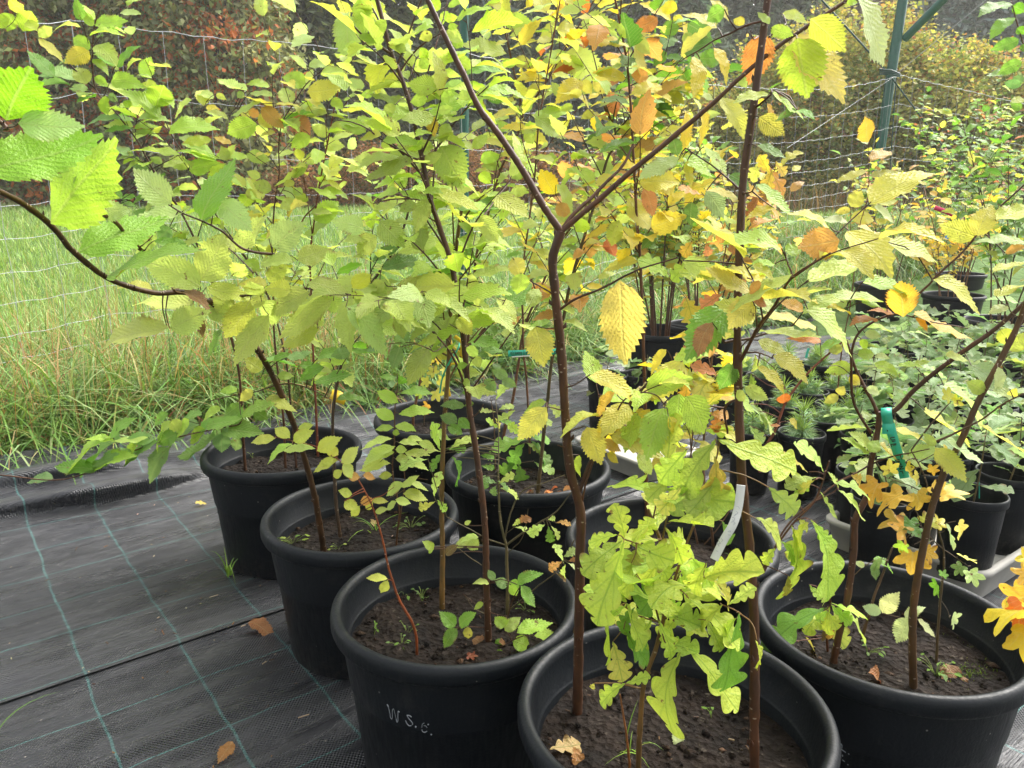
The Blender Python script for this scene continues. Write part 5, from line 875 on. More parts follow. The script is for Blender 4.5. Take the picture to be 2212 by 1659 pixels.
H('A2', 6, 'elm', '0 30 242 120 140 l,430 240 203 85 105 C,450 290 298 445 170 C,280 350 -5 575 235 g,330 700 270 862 130 g,490 545 662 625 92 e,590 640 848 792 125 e,485 710 672 862 72 Y,400 850 548 932 95 l,350 870 410 950 65 l,600 50 450 40 50 h,450 60 610 130 70 e,450 170 510 240 95 o,450 260 545 330 70 r,20 910 190 1115 200 h,190 430 60 620 120 r,220 500 150 650 90 o')
H('R6 A2', 6, 'elm', '660 960 640 880 85 O,890 550 738 510 75 O,870 450 572 390 85 e,810 345 1125 592 145 l,780 360 653 280 75 o,690 1060 760 1110 50 Y,630 1100 570 1090 20 O,1000 640 980 560 80 e,1040 540 850 590 60 g')
H('R2 R1', 6, 'elm', '1020 290 798 290 75 h,1090 380 888 265 42 Y,1310 290 928 230 52 l,1170 165 1512 190 105 h,1430 390 1410 168 185 A,1490 390 1845 460 115 A,1370 375 1213 345 38 O,1260 400 1110 395 42 O,1510 400 1590 480 40 A,1620 160 1978 262 115 y,2012 110 2212 20 60 y,2030 260 2212 150 70 y,2180 300 1992 280 45 p,1190 465 1372 465 48 h,1130 640 1255 630 75 h,1240 690 1400 750 70 h,1100 720 938 720 95 h,1010 900 1040 850 65 e,1010 905 925 950 62 e,1080 780 1150 830 70 Y,1160 540 1190 590 50 h,1690 840 1992 1032 62 p,1870 710 2135 862 145 B,1960 880 1850 820 100 m,2010 870 2160 920 60 p,2060 480 2130 560 100 y,2130 620 2212 500 110 y,1460 1290 1655 1230 105 p,1640 1240 1825 1445 135 e,1420 1320 1612 1350 75 l,1700 1195 1958 1330 72 P,1570 1000 1792 1142 50 e,1370 1110 1612 1202 40 e,1270 1225 1425 1312 52 C,1910 1100 2212 1190 40 e,1220 1270 1112 1140 65 l,1215 1270 1058 1185 50 h,1215 1270 1268 1200 85 l,1060 330 1000 280 60 P,1160 300 1330 320 50 h,1700 650 1850 640 70 p,1180 500 1280 520 60 P,1390 710 1560 700 35 h,1240 650 1330 640 40 P,1500 700 1600 680 40 h,2110 320 2000 350 60 P,2040 720 2070 880 60 P,2120 870 2160 900 60 y,1190 860 1290 880 60 P,1640 1230 1560 1160 60 m')
H('R2 R1', 3, 'elm', '1900 1535 1700 1450 150 y,1905 1530 1985 1330 150 e,2030 1430 2290 1300 135 y,1330 1570 1712 1650 135 y,1890 1560 2212 1550 52 p,2090 1640 2212 1590 60 o')
H('F4', 5, 'oak', '1220 1200 1008 1200 75 g,1190 1210 1085 1335 115 g,1210 1170 1345 1180 75 g,1230 1200 1335 1305 90 G,1140 1340 1028 1400 105 g,1150 1350 1172 1475 115 g,1240 1100 1345 1070 80 l,1170 1160 1100 1100 75 h,1270 1230 1355 1340 85 G,1250 1330 1362 1400 65 l,1000 930 1060 830 70 l,1010 900 940 870 60 l,1020 1000 1100 960 60 l,1000 1010 910 990 50 l,1020 1070 1100 1080 50 g,1030 1120 960 1060 45 h,1000 1050 1040 1120 45 e,1200 1210 1280 1260 60 l,1130 1000 1040 1060 60 l,1340 960 1420 1010 80 l')
H('B3', 5, 'oak', '710 1190 598 1150 95 l,640 1260 600 1105 72 h,650 1270 498 1260 52 l,660 1280 568 1360 72 g,700 1260 832 1150 72 l,720 1300 800 1432 102 g,680 1250 795 1240 80 g,560 1310 408 1350 72 l,900 1290 982 1300 70 g,905 1360 980 1370 50 g,600 1560 612 1420 72 l,610 1590 520 1640 60 y,620 1580 680 1640 60 h,900 1440 930 1500 70 G,1010 1470 920 1440 60 G,1020 1480 1100 1420 55 l,1030 1500 1140 1540 50 l,1000 1490 980 1540 60 G,1010 1460 1090 1490 60 G')
H('B3', 8, 'oak', '1150 70 1195 25 70 r,1120 100 1220 110 35 l,1110 90 1150 60 40 l,1320 80 1230 130 80 l,1340 90 1360 190 70 g,1360 90 1410 165 40 l,1390 70 1470 60 40 o,1340 50 1380 40 40 l,1430 320 1355 360 70 o,1440 290 1510 250 70 p,1440 330 1410 215 40 l,1470 330 1530 370 40 P,1450 340 1440 415 50 l,1470 320 1520 300 40 r,1390 390 1450 440 30 b')
H('B1', 8, 'elm', '1080 480 1000 440 70 G,1090 450 1150 500 80 h,1140 470 1265 370 75 g,1100 470 1130 555 60 h,1160 480 1255 600 75 g,990 440 960 380 50 G,960 460 870 450 40 l,920 590 860 610 40 h,740 745 655 650 90 g,770 740 830 650 70 g,750 755 650 865 85 g,820 745 820 830 60 e,1060 740 1020 680 105 h,1060 770 1150 690 80 l,1110 830 1225 880 105 h,1140 790 1340 690 95 h,1250 800 1435 820 70 h,1010 690 1030 700 40 o,1000 870 1040 830 48 g,1000 880 960 920 62 g,1030 890 1020 930 48 g,820 170 880 240 85 l,830 170 740 230 60 l,890 160 780 165 40 l,600 240 540 200 60 h,570 230 600 265 50 h,680 280 730 210 55 b,800 80 835 60 30 l')
H('E2', 5, 'maple', '560 870 480 900 80 h,600 860 640 930 90 e,620 780 570 720 80 e,560 940 540 1030 60 A,640 860 660 780 70 e,580 800 520 830 70 y,610 640 660 690 70 Y,560 700 600 650 60 Y,640 720 690 760 55 e')
H('O1', 8, 'oak', '1820 180 1590 350 210 k,1830 195 1640 640 250 k,1880 210 2110 300 225 k,1835 170 1800 -15 160 k,1790 600 1635 830 170 k,1840 590 1965 805 155 k,1760 840 1820 1062 175 e,1830 760 1995 965 170 g,2190 890 1985 1312 235 K,2150 350 1950 610 205 g,1840 1110 1685 1205 135 k,1840 1110 1965 1060 85 k,1850 600 1690 680 90 h,2000 260 2140 420 170 k,1920 230 1900 330 120 e,1880 330 1840 470 120 K,2110 100 2200 330 130 e,2200 390 2130 520 140 l,1790 150 1620 180 120 k,1640 1110 1625 1140 40 e,2060 700 2160 900 120 k,1900 620 1800 760 120 g,2190 640 2080 800 120 k,1900 200 2000 60 130 k,2100 560 2200 640 110 k')
H('O1', 9, 'oak', '350 650 372 1145 165 g,0 880 385 1172 190 K,70 90 130 -20 120 m,40 560 350 790 190 k,130 420 300 340 120 k,300 600 425 490 110 l,-60 560 90 350 150 k,20 620 60 860 120 k,250 600 120 760 130 k,350 690 230 800 110 k,470 40 700 160 185 m,260 60 320 180 100 g,150 330 60 520 140 k,480 830 520 1000 60 k,-100 120 20 300 160 k,200 440 330 560 120 e,-150 300 -280 480 170 k,-60 200 -200 320 170 K,60 300 190 440 150 h,-200 700 -320 880 170 k,-300 400 -420 560 170 k,150 700 260 880 140 k')
H('O1', 6, 'oak', '210 1180 15 1510 235 k,235 1180 680 1400 290 k,210 1300 235 1605 200 A,560 1500 720 1650 190 m,30 1250 -140 1420 190 k,40 1450 -60 1640 170 m,200 1480 60 1640 160 m')
H('O1', 5, 'oak', '2130 1430 2000 1560 150 k,2200 1500 2080 1640 150 e,2212 1340 2060 1400 150 k')
H('R5', 9, 'oak', '720 90 785 580 180 k,830 50 1075 505 185 k,935 620 525 830 205 g,960 590 1205 640 60 h,960 610 1042 895 125 l,1020 620 1225 790 92 l,790 810 985 1195 115 Y,680 840 700 1030 100 Y,680 410 700 550 90 Y,900 480 960 610 110 l,820 470 900 570 80 h,960 400 970 540 60 h,750 40 830 120 80 y,940 640 870 700 70 h,940 700 960 830 60 A,900 720 930 830 50 b,800 60 700 230 120 k,840 70 960 200 120 h,870 80 1010 330 130 k,760 80 690 330 110 k,930 630 800 760 130 k,960 600 1100 720 110 h,950 610 900 780 110 k,600 230 520 330 100 k,640 190 760 300 110 h,940 650 1010 760 100 K', 0.0, 0.9)
H('R5', 6, 'oak', '920 1400 805 1230 95 l,940 1400 1020 1460 70 l,870 1440 700 1440 70 l,860 1450 760 1530 75 e,820 1400 690 1290 50 e,960 1440 1200 1520 80 l,1010 1520 1180 1659 110 l,880 1530 1000 1659 60 l,820 1480 720 1400 50 l,1090 1420 1160 1450 80 A,700 1560 800 1500 60 h')
H('R4', 9, 'elm', '1290 655 1385 530 105 P,1470 690 1370 825 115 P,1440 690 1555 600 72 P,1285 655 1180 610 75 P,1520 695 1642 800 42 P,1180 350 1120 330 42 P,1240 310 1380 370 50 g,1240 320 1250 440 55 G,1290 300 1200 380 50 G')
H('R3', 9, 'maple', '1500 210 1480 395 210 A,1470 170 1380 60 120 A,1500 80 1290 60 130 A,1540 90 1640 30 130 e,1560 250 1650 290 130 A,1700 120 1780 180 90 P,1770 60 1840 160 100 C,1670 450 1610 530 90 g,1680 430 1700 380 60 G,1730 680 1800 720 110 P,1850 350 1900 480 110 p,1830 330 1760 400 90 G,1560 110 1430 90 120 d,1620 100 1700 40 110 e,1440 180 1400 260 90 h,1780 290 1900 300 40 e')
H('R3', 6, 'maple', '1300 1430 1190 1600 150 A,1480 1500 1250 1640 150 A,1500 1500 1560 1659 160 A,1350 1430 1330 1330 110 e,1600 1560 1700 1480 110 C,1620 1580 1830 1500 120 C,1480 1400 1550 1480 70 e,1730 950 1830 920 90 e,1740 940 1700 870 80 e,1440 1340 1500 1420 70 Y,1680 1250 1750 1300 70 Y,1600 1420 1640 1350 70 A')
H('G2', 6, 'oak', '230 640 60 600 120 o,150 740 100 860 110 O,40 800 10 960 110 A,180 920 120 820 80 A,150 1000 220 900 80 k,230 780 110 700 100 r,60 760 -40 740 110 Y,110 900 60 1020 90 A,140 620 40 520 80 Y,220 660 330 640 50 l,240 1020 200 1120 80 O,250 860 300 940 70 e,260 240 130 320 120 r,330 240 260 180 100 o')
H('G2', 3, 'oak', '570 1130 500 1030 90 Y,580 1100 540 1230 110 A,560 1070 650 1240 110 o,600 1040 660 1130 80 C,520 1030 450 1150 80 e,510 1300 640 1400 100 o,500 1220 420 1400 80 r,270 1440 230 1600 95 o,300 1480 330 1620 80 O,60 1560 10 1650 110 A,150 1580 170 1650 70 r,580 1230 500 1290 90 b')
H('R6', 6, 'oak', '470 640 480 740 70 l,440 960 560 1080 85 p,440 760 460 850 60 h,430 1100 520 1190 80 p,470 1000 620 1110 60 P')
# ------------------------------------------------------------------ right hand block: small pots, pine and oak seedlings
def small_plant(x, y, z, kind, seed):
    rng = np.random.default_rng(seed)
    if kind == 'pine':
        t = empty('pine_seedling', (x, y, z)); b = MB(); nb = MB(); tops = [(0, 0, rng.uniform(0.10, 0.17))] + [(rng.uniform(-0.05, 0.05), rng.uniform(-0.05, 0.05), rng.uniform(0.06, 0.11)) for _ in range(3)]
        for tx, ty, h in tops:
            P = smoothpath([(x, y, z - 0.01), (x + tx * 0.6, y + ty * 0.6, z + h * 0.55), (x + tx, y + ty, z + h)], 14); tube(b, P, np.linspace(0.0024, 0.0012, 14), 6, srgb((110, 96, 60)))
            n = 210; s = rng.beta(1.6, 1.0, n); i = (s * 13).astype(int); az = rng.uniform(0, 2 * pi, n); el = rng.normal(0.35, 0.35, n) + 0.5 * (s > 0.9)
            d = np.stack([np.cos(az) * np.cos(el), np.sin(az) * np.cos(el), np.sin(el)], -1); L = rng.uniform(0.035, 0.075, n)[:, None]; B = P[i]; sd = np.cross(d, rng.normal(0, 1, (n, 3))); sd /= np.linalg.norm(sd, axis=1)[:, None]; w_ = 0.0013
            V = np.stack([B - sd * w_, B + sd * w_, B + d * L * 0.6 + sd * w_ + [0, 0, 0.003], B + d * L * 0.6 - sd * w_ + [0, 0, 0.003], B + d * L - [0, 0, 0.004]], 1); o = np.arange(n)[:, None] * 5
            c = pick([((136, 168, 124), 3), ((158, 186, 144), 2), ((168, 190, 124), 1)], n, rng); c[s > 0.9] = srgb((150, 178, 84)); C = np.repeat(c[:, None], 5, 1).reshape(-1, 3)
            nb.add(V.reshape(-1, 3), o + np.array([0, 1, 2, 3]), C); nb.f3.append((o + np.array([3, 2, 4])) + nb.n - n * 5)
        b.build('stem', M['bark'], t); nb.build('needles', M['needle'], t)
    else:
        t = empty('oak_seedling', (x, y, z)); b = MB(); lf = MB(); h = rng.uniform(0.16, 0.30); a0 = rng.uniform(0, 6.28)
        P = smoothpath([(x, y, z - 0.01), (x + rng.normal(0, 0.012), y + rng.normal(0, 0.012), z + h * 0.5), (x + rng.normal(0, 0.025), y + rng.normal(0, 0.025), z + h)], 12); tube(b, P, np.linspace(0.0026, 0.0013, 12), 6, srgb((104, 88, 58)))
        n = 14; s = np.sort(rng.beta(1.7, 0.9, n)); i = (s * 11).astype(int); az = a0 + np.arange(n) * 2.4 + rng.normal(0, 0.3, n); el = rng.normal(-0.02, 0.25, n)
        A = np.stack([np.cos(az) * np.cos(el), np.sin(az) * np.cos(el), np.sin(el)], -1); L = rng.uniform(0.06, 0.135, n); N = np.array([0, 0, 1.0]) + rng.normal(0, 0.22, (n, 3))
        c = pick([((140, 172, 120), 3), ((170, 194, 148), 2), ((110, 146, 88), 3), ((168, 186, 96), 1.2)], n, rng, 0.14)
        put_leaves(lf, 'oak_s', P[i] + A * 0.008, A, N, L, L * 0.58, c, rng, 0.28, 0.3)
        for k in range(n): tube(b, [P[i[k]], P[i[k]] + A[k] * 0.012], 0.0009, 4, srgb((120, 120, 70)), cap=False)
        b.build('stem', M['bark'], t); lf.build('foliage', M['oak'], t)
    return t
PROTO = {'pine': [small_plant(0, 0, 0, 'pine', 300 + i) for i in range(4)], 'oak': [small_plant(0, 0, 0, 'oak', 320 + i) for i in range(7)]}
PUSED = {}
def plant(kind, i, x, y, z, label, cat, group, sc=1.0, rot=0.0):
    p = PROTO[kind][i % len(PROTO[kind])]
    if (kind, i % len(PROTO[kind])) not in PUSED: PUSED[(kind, i % len(PROTO[kind]))] = 1; o = p; o.location = (x, y, z)
    else: o = copy_tree(p, None, (x, y, z))
    o.rotation_euler.z = rot; o.scale = (sc, sc, sc); return tag(o, label, cat, group)
GP_, GOK = 'pine seedlings in small pots', 'oak seedlings in small pots'
rq = np.random.default_rng(77); SZ = 0.185                     # soil height in a small pot
pines = [(1732, 935, 'frontmost', 1.0), (1785, 904, 'second from the front, tallest', 1.0), (1846, 893, 'rightmost of the front three', 1.02), (1625, 928, 'half hidden behind the straight stem', 1.0), (1690, 872, 'behind the frontmost pine pot', 1.0), (1590, 860, 'left of the straight elm stem', 1.0),
         (1748, 845, 'behind the tallest pine', 1.0), (1650, 812, 'in the third row behind the straight stem', 1.0), (1700, 790, 'with a teal stick in its pot', 1.0), (1762, 786, 'right of the teal stick', 1.0), (1602, 796, 'far left of the back row', 1.0), (1812, 836, 'behind the rightmost front pine', 1.0)]
for i, (px, py, wl, sc) in enumerate(pines):
    p = onz(px, py, 0.25); small_pot(p[0], p[1], 0.005, 'small black pot of the pine seedling ' + wl, sc * 1.02)
    plant('pine', i, p[0], p[1], 0.005 + SZ, 'blue green pine seedling ' + wl, 'seedling', GP_, rq.uniform(0.9, 1.15), rq.uniform(0, 6.28))
BL, BP = 'pale green oak seedling inside the dense block of small pots at the right', 'small black pot inside the dense block of oak seedlings at the right'
ztr = 0.063
for i, (px, py, wl) in enumerate([(2103, 1066, 'nearest of its block, on the foam tray'), (2178, 1022, 'second from the front, on the foam tray'), (2225, 1000, 'cut off by the right edge, on the foam tray'), (1985, 1010, 'behind the golden maple leaves, on the foam tray'), (1905, 1075, 'half hidden left of the golden maple leaves')]):
    p = onz(px, py, 0.31 if i != 4 else 0.25); zz = ztr if i != 4 else 0.006
    small_pot(p[0], p[1], zz, 'small black pot, ' + wl, 1.03); plant('oak', i, p[0], p[1], zz + SZ, 'pale green oak seedling ' + wl, 'seedling', GOK, rq.uniform(0.95, 1.15), rq.uniform(0, 6.28))
k = 0
for r_, Y in enumerate(np.arange(2.42, 4.7, 0.20)):
    X = 0.462 * Y + 0.05 + 0.1 * (r_ % 2)
    if Y < 2.5: X += 0.0
    while X < 0.70 * Y + 0.05:
        if not (Y < 2.56 and X > 1.28):
            x, y = X + rq.normal(0, 0.012), Y + rq.normal(0, 0.012); small_pot(x, y, 0.006, BP, 1.0); plant('oak', k + 2, x, y, 0.006 + SZ, BL, 'seedling', GOK, rq.uniform(0.9, 1.2), rq.uniform(0, 6.28)); k += 1
        X += 0.195
for i, (px, py) in enumerate([(1312, 818), (1388, 816)]):
    p = onz(px, py, 0.31); small_pot(p[0], p[1], 0.063, ['small black pot on the far foam tray, left of the thin elm stem', 'small black pot on the far foam tray, right of the thin elm stem'][i], 1.1)
    plant('oak', i + 5, p[0], p[1], 0.07 + SZ, ['grey green oak seedling on the far foam tray, left of the thin elm stem', 'grey green oak seedling on the far foam tray, right of the thin elm stem'][i], 'seedling', GOK, 1.0, 1.0 + i)
# large pots further back with many stemmed shrubs
GS, GBP = 'shrubs in the far pots', 'large black pots further back'
def potshrub(key, px, py, lab, plab, n, h, spread, palette, size, nt, nl, bark=(96, 68, 46), name='amelanchier_shrub', zr=0.38, cat='shrub'):
    p = onz(px, py, zr); z = float(terrain(p[0], p[1])) + 0.045
    if xy2uv(p[0], p[1])[1] < VEDGE: z = 0.006
    p = onz(px, py, z + 0.36); make_pot(p[0], p[1], z, 0.23, 0.36, plab, GBP, 60 + len(SAP), small=True)
    s = Sapling(key, name, lab, cat, GS, 'elm', bark); rng = s.rng
    for k in range(n):
        az = rng.uniform(0, 6.28); r0 = rng.uniform(0.01, 0.1); b0 = np.array([p[0] + r0 * cos(az), p[1] + r0 * sin(az), z + 0.255]); l = h * rng.uniform(0.6, 1.1); sp_ = spread * rng.uniform(0.2, 1)
        P = smoothpath([b0, b0 + [cos(az) * sp_ * 0.3, sin(az) * sp_ * 0.3, l * 0.5], b0 + [cos(az) * sp_, sin(az) * sp_, l]], 16); R = np.linspace(0.006, 0.002, 16)
        b = dict(P=P, R=R, s2=proj(P), part='stem', mb=MB(), lf={}); tube(b['mb'], P, R, 6, s.bark); s.br.append(b)
    s.base = np.array([p[0], p[1], z + 0.25])
    for k in range(n): s.twigs(k, nt, 0.38, 1.0, 0.30, nl, size, palette)
potshrub('S1', 2076, 590, 'tall many stemmed shrub with green, yellow and pink leaves, rightmost far pot', 'large black pot of the tall shrub with pink leaves, near the right edge', 10, 1.75, 0.6, 'gGGyphdr', 0.055, 11, 8)
potshrub('S2', 1905, 612, 'sparse brown stemmed shrub with yellow green leaves beside the green corner post', 'large black pot below the green corner post', 7, 1.2, 0.4, 'gGyeo', 0.055, 8, 6)
potshrub('S3', 2060, 635, 'low golden leaved maple bush in a far pot below the pink tag', 'large black pot of the golden leaved bush', 8, 0.85, 0.35, 'YAeYC', 0.06, 6, 6, (120, 84, 50), 'maple_bush')
potshrub('S4', 2168, 690, 'green leaved shrub in the far pot closest to the right edge', 'large black pot closest to the right edge, behind the oak seedlings', 8, 1.2, 0.45, 'gGdgy', 0.055, 9, 7)
potshrub('S5', 1425, 712, 'dense clump of thin brown stems behind the thin elm', 'black pot under the dense clump of thin brown stems', 14, 1.25, 0.45, 'lyeYgGp', 0.055, 9, 7, (92, 62, 42), 'dogwood_shrub')
potshrub('S6', 1520, 700, 'clump of thin brown stems with rusty leaves left of the straight elm', 'black pot under the rusty clump, left of the straight elm', 10, 1.1, 0.4, 'gyGoYe', 0.055, 8, 7, (92, 62, 42), 'dogwood_shrub')
# separate plants seen partly
u1 = sp('U1', 'elm_sapling', 'slim young elm with golden leaves in front of the green corner post', 'young elms in small pots', 'elm', (120, 70, 50)); pc = onz(1805, 872, 0.25)
small_pot(pc[0], pc[1], 0.006, 'small black pot of the slim golden elm, right of the pines', 1.0)
u1.line(0, '1805,900 1818,760 1838,650 1850,550 1858,483 1874,427 1877,370 1876,308', 0.0034, 0.0012, -0.25, Y0=pc[1], soil=None); u1.line(3, '1085,1600 1090,1450 1085,1340', 0.0014, 0.001, -0.02)
H('U1', 3, 'elm', '1205 925 1168 762 95 A,1215 1050 1368 955 85 A,1195 1110 1022 1140 52 e,1210 1145 1382 1108 52 e,1380 1150 1548 1138 48 e,1205 930 1138 882 32 P,1180 1170 1288 1262 52 o,1090 1340 1162 1245 105 e,1090 1360 998 1365 48 e,1090 1410 1248 1390 92 e,1270 1320 1382 1290 58 e,1240 1340 1392 1412 62 P,1130 1480 1372 1520 62 C,1110 1540 1278 1600 82 o,1075 1450 930 1410 45 P,1320 1170 1410 1185 40 o')
u2 = sp('U2', 'elm_sapling', 'upright elm with fresh green leaves at the upper right edge', 'young elms in small pots', 'elm', (110, 80, 60)); pc = (1.86, 2.26)
small_pot(pc[0], pc[1], 0.006, 'small black pot just past the right edge under the fresh green elm', 1.0); pb_ = proj(np.array([pc[0], pc[1], 0.18]))
u2.line(0, f'{pb_[0]:.0f},{pb_[1]:.0f} 2330,600 2262,300 2230,170 2212,100 2198,55 2184,0 2176,-40', 0.0042, 0.0018, 0.0, Y0=pc[1], soil=None)
H('U2', 3, 'elm', '2125 10 1942 62 75 g,2150 110 1992 218 75 g,2180 250 2038 332 85 g,2200 400 2048 462 85 g,2200 490 2130 562 65 G,2130 460 2000 490 60 G,2140 40 2212 70 70 g,2165 180 2230 220 60 g,2190 330 2240 290 60 g,2190 560 2100 520 60 G,2200 700 2130 680 60 g,2212 640 2140 650 50 y')
u3 = sp('U3', 'maple_sapling', 'maple with large orange leaves reaching in at the lower right edge', 'young maples in the big pots', 'maple', (96, 70, 46))
u3.line(0, '2420,2000 2400,1700 2350,1500 2290,1330 2250,1210', 0.005, 0.002, 0.02, Y0=0.80, soil=None)
H('U3', 9, 'maple', '2290 520 2030 640 300 A,2300 560 1990 760 200 Y,2280 640 2120 1080 260 A,2260 300 2150 290 170 Y,2290 350 2150 470 170 A,2250 560 2080 820 220 O,2280 700 2190 1020 200 Y', 0.0, 0.85)
# ------------------------------------------------------------------ tags
def ribbon(pts, wpx, Y, mat, parent, name, th=0.0005, dirv=None, n=24):
    """a plastic strip: pixel path with its own depth per point, real width and thickness"""
    P = smoothpath([onY(x, y, Y + (d if d else 0)) for x, y, d in [(p + (0,))[:3] for p in pts]], n); T = np.gradient(P, axis=0); T /= np.linalg.norm(T, axis=1)[:, None]
    V = np.array([0, 0, CZ]) - P; S = np.cross(T, V) if dirv is None else np.broadcast_to(np.array(dirv, float), P.shape); S = S / np.linalg.norm(S, axis=1)[:, None]; N = np.cross(S, T); wm = wpx * Y / FPX / 2 * 1.03
    ring = np.stack([P - S * wm + N * th, P + S * wm + N * th, P + S * wm - N * th, P - S * wm - N * th], 1); b = MB(); i = np.arange(n - 1)[:, None] * 4; j = np.arange(4)[None]; jn = (j + 1) % 4
    b.add(ring, np.stack([i + j, i + jn, i + 4 + jn, i + 4 + j], -1).reshape(-1, 4)); b.add(ring[0], [[3, 2, 1, 0]]); b.add(ring[-1], [[0, 1, 2, 3]])
    return b.build(name, M[mat], parent, smooth=False)
def pen(lst, zs_, Y, wpx, parent, mat='ink', off=0.0012):
    b = MB()
    for st in lst:
        P = [onY(*zs_(*q), Y - off) for q in st]
        if len(P) == 1: P = [P[0], P[0] + np.array([0.0006, 0, 0])]
        tube(b, smoothpath(P, max(3, 3 * len(P))), wpx * Y / FPX / 2, 5)
    b.build('lettering', M[mat], parent)
GT = 'plant tags on the saplings'
YT = float(SAP['R2'].br[0]['P'][-1][1]) - 0.012
zt = lambda x, y: ((3400 + x * 250 / 1220) / 1.82278, (1580 + y * 340 / 1659) / 1.82278)
tg = empty('plant_tag', tuple(onY(*zt(450, 200), YT)), 'teal plastic tag looped through the fork of an elm and hanging down', 'tag', GT)
Z3 = lambda x, y, d=0.0: zt(x, y) + (d,)
ribbon([Z3(440, 165, 0.02), Z3(437, 160, 0.0), Z3(440, 230, -0.006), Z3(455, 330, -0.004), Z3(470, 440, 0.002)], 190 * 0.1124, YT, 'teal', tg, 'loop')
ribbon([Z3(468, 430, -0.003), Z3(462, 520, -0.005), Z3(460, 630, -0.005)], 190 * 0.1124, YT, 'teal', tg, 'head')
ribbon([Z3(500, 430, 0.006), Z3(530, 560, 0.004), Z3(585, 760, 0.003), Z3(660, 1000, 0.003), Z3(735, 1260, 0.003), Z3(790, 1475, 0.003)], 190 * 0.105, YT, 'teal', tg, 'strip')
pen([[(520, 700), (600, 690)], [(520, 700), (530, 740), (610, 735)], [(545, 775), (615, 760)], [(520, 830), (630, 815)], [(570, 845), (630, 835)], [(520, 830), (540, 870)], [(615, 1140), (690, 1120)], [(620, 1170), (700, 1150), (640, 1210), (720, 1190)], [(650, 1235), (730, 1215)], [(665, 1260), (750, 1250), (690, 1300)], [(690, 1310), (780, 1290)], [(700, 1345), (745, 1350), (760, 1390)], [(768, 1418)]], zt, YT, 2.2, tg)
pen([[(458, 565)]], zt, YT - 0.006, 5, tg)
Y2 = 2.05
zu = lambda x, y: ((1950 + x * 300 / 2212) / 1.82278, (1330 + y * 120 / 885) / 1.82278)
tg = empty('plant_tag', tuple(onY(*zu(900, 450), Y2)), 'teal plastic tag with upside down black writing, stretched between stems in front of the grass', 'tag', GT)
U3 = lambda x, y, d=0.0: zu(x, y) + (d,)
ribbon([U3(375, 458), U3(900, 440), U3(1400, 420), U3(1810, 385, 0.01)], 178 * 0.0744, Y2, 'teal', tg, 'strip')
ribbon([U3(480, 560, -0.004), U3(900, 530, -0.003), U3(1250, 512)], 36 * 0.0744, Y2, 'white', tg, 'strip_edge')
def text_on(s, x0, y0, x1, y1, hpx, Y, parent):
    cu = bpy.data.curves.new('lettering', 'FONT'); cu.body = s; cu.size = 1; cu.offset = 0.012; o = bpy.data.objects.new('lettering_source', cu); COL.objects.link(o); bpy.context.view_layer.update(); wd = o.dimensions.x; me = bpy.data.meshes.new_from_object(o.evaluated_get(bpy.context.evaluated_depsgraph_get())); bpy.data.objects.remove(o); o = bpy.data.objects.new('lettering', me); COL.objects.link(o)
    A = Vector(onY(x0, y0, Y)); Bp = Vector(onY(x1, y1, Y)); ex = (Bp - A); l = ex.length; ex.normalize(); ez = (Vector((0, 0, CZ)) - A).normalized(); ey = ez.cross(ex).normalized(); ez = ex.cross(ey); sy = hpx * Y / FPX
    o.matrix_world = Matrix.LocRotScale(A, Matrix((ex, ey, ez)).transposed().to_quaternion(), Vector((l / wd, sy, 1))); o.data.materials.clear(); o.data.materials.append(M['ink'])
    mw = o.matrix_world.copy(); o.parent = parent; o.matrix_parent_inverse = Matrix.Translation(-Vector(parent.location)); o.matrix_basis = mw
text_on('dgb(1) klon(1)a', *zu(1060, 400), *zu(440, 415), 11.5, Y2 - 0.0014, tg)
text_on('LZ', *zu(1805, 360), *zu(1690, 400), 9, Y2 + 0.006, tg)
zw = lambda x, y: ((2750 + x * 200 / 1106) / 1.82278, (1950 + y * 300 / 1659) / 1.82278)
Y4 = 0.93; W3 = lambda x, y, d=0.0: zw(x, y) + (d,)
tg = empty('plant_tag', tuple(onY(*zw(700, 500), Y4)), 'curved white plastic tag with faded grey writing behind the straight elm stem', 'tag', GT)
ribbon([W3(930, -220), W3(905, 0), W3(860, 300), W3(760, 620, -0.004), W3(560, 960, -0.002), W3(340, 1400)], 190 * 0.0992, Y4, 'white', tg, 'strip')
pen([[(815, 235), (870, 250), (895, 290)], [(815, 340), (860, 385), (790, 430), (840, 400), (770, 460)], [(740, 480), (790, 500), (775, 550), (740, 530)], [(710, 590), (760, 570), (800, 620), (760, 630)], [(640, 790), (700, 780), (690, 810)], [(645, 860), (690, 868), (735, 850)], [(500, 940), (525, 985), (500, 1010)], [(440, 1000), (480, 1050), (420, 1060)], [(400, 1040), (450, 1110)], [(380, 1210), (430, 1220)]], zw, Y4 - 0.004, 1.5, tg, 'wire')
zq = lambda z, x, y, d=0.0: zpt(z, x, y) + (d,)
Yd = float(SAP['D4'].br[0]['P'][4][1]) - 0.02
tg = empty('plant_tag', tuple(onY(*zpt(4, 2180, 920), Yd)), 'small yellow plastic tag on a thin stem of the leftmost pot', 'tag', GT); ribbon([zq(4, 2145, 900), zq(4, 2185, 915, -0.01), zq(4, 2240, 935)], 22, Yd, 'yellow', tg, 'strip'); ribbon([zq(4, 2150, 880, 0.012), zq(4, 2200, 890, 0.012), zq(4, 2240, 930, 0.0)], 10, Yd, 'yellow', tg, 'loop')
Yb = float(SAP['B2'].br[0]['P'][-8][1]) - 0.02
tg = empty('plant_tag', tuple(onY(*zpt(5, 730, 600), Yb)), 'looped yellow and teal tag ribbons hanging on the olive stem above the handwriting', 'tag', GT)
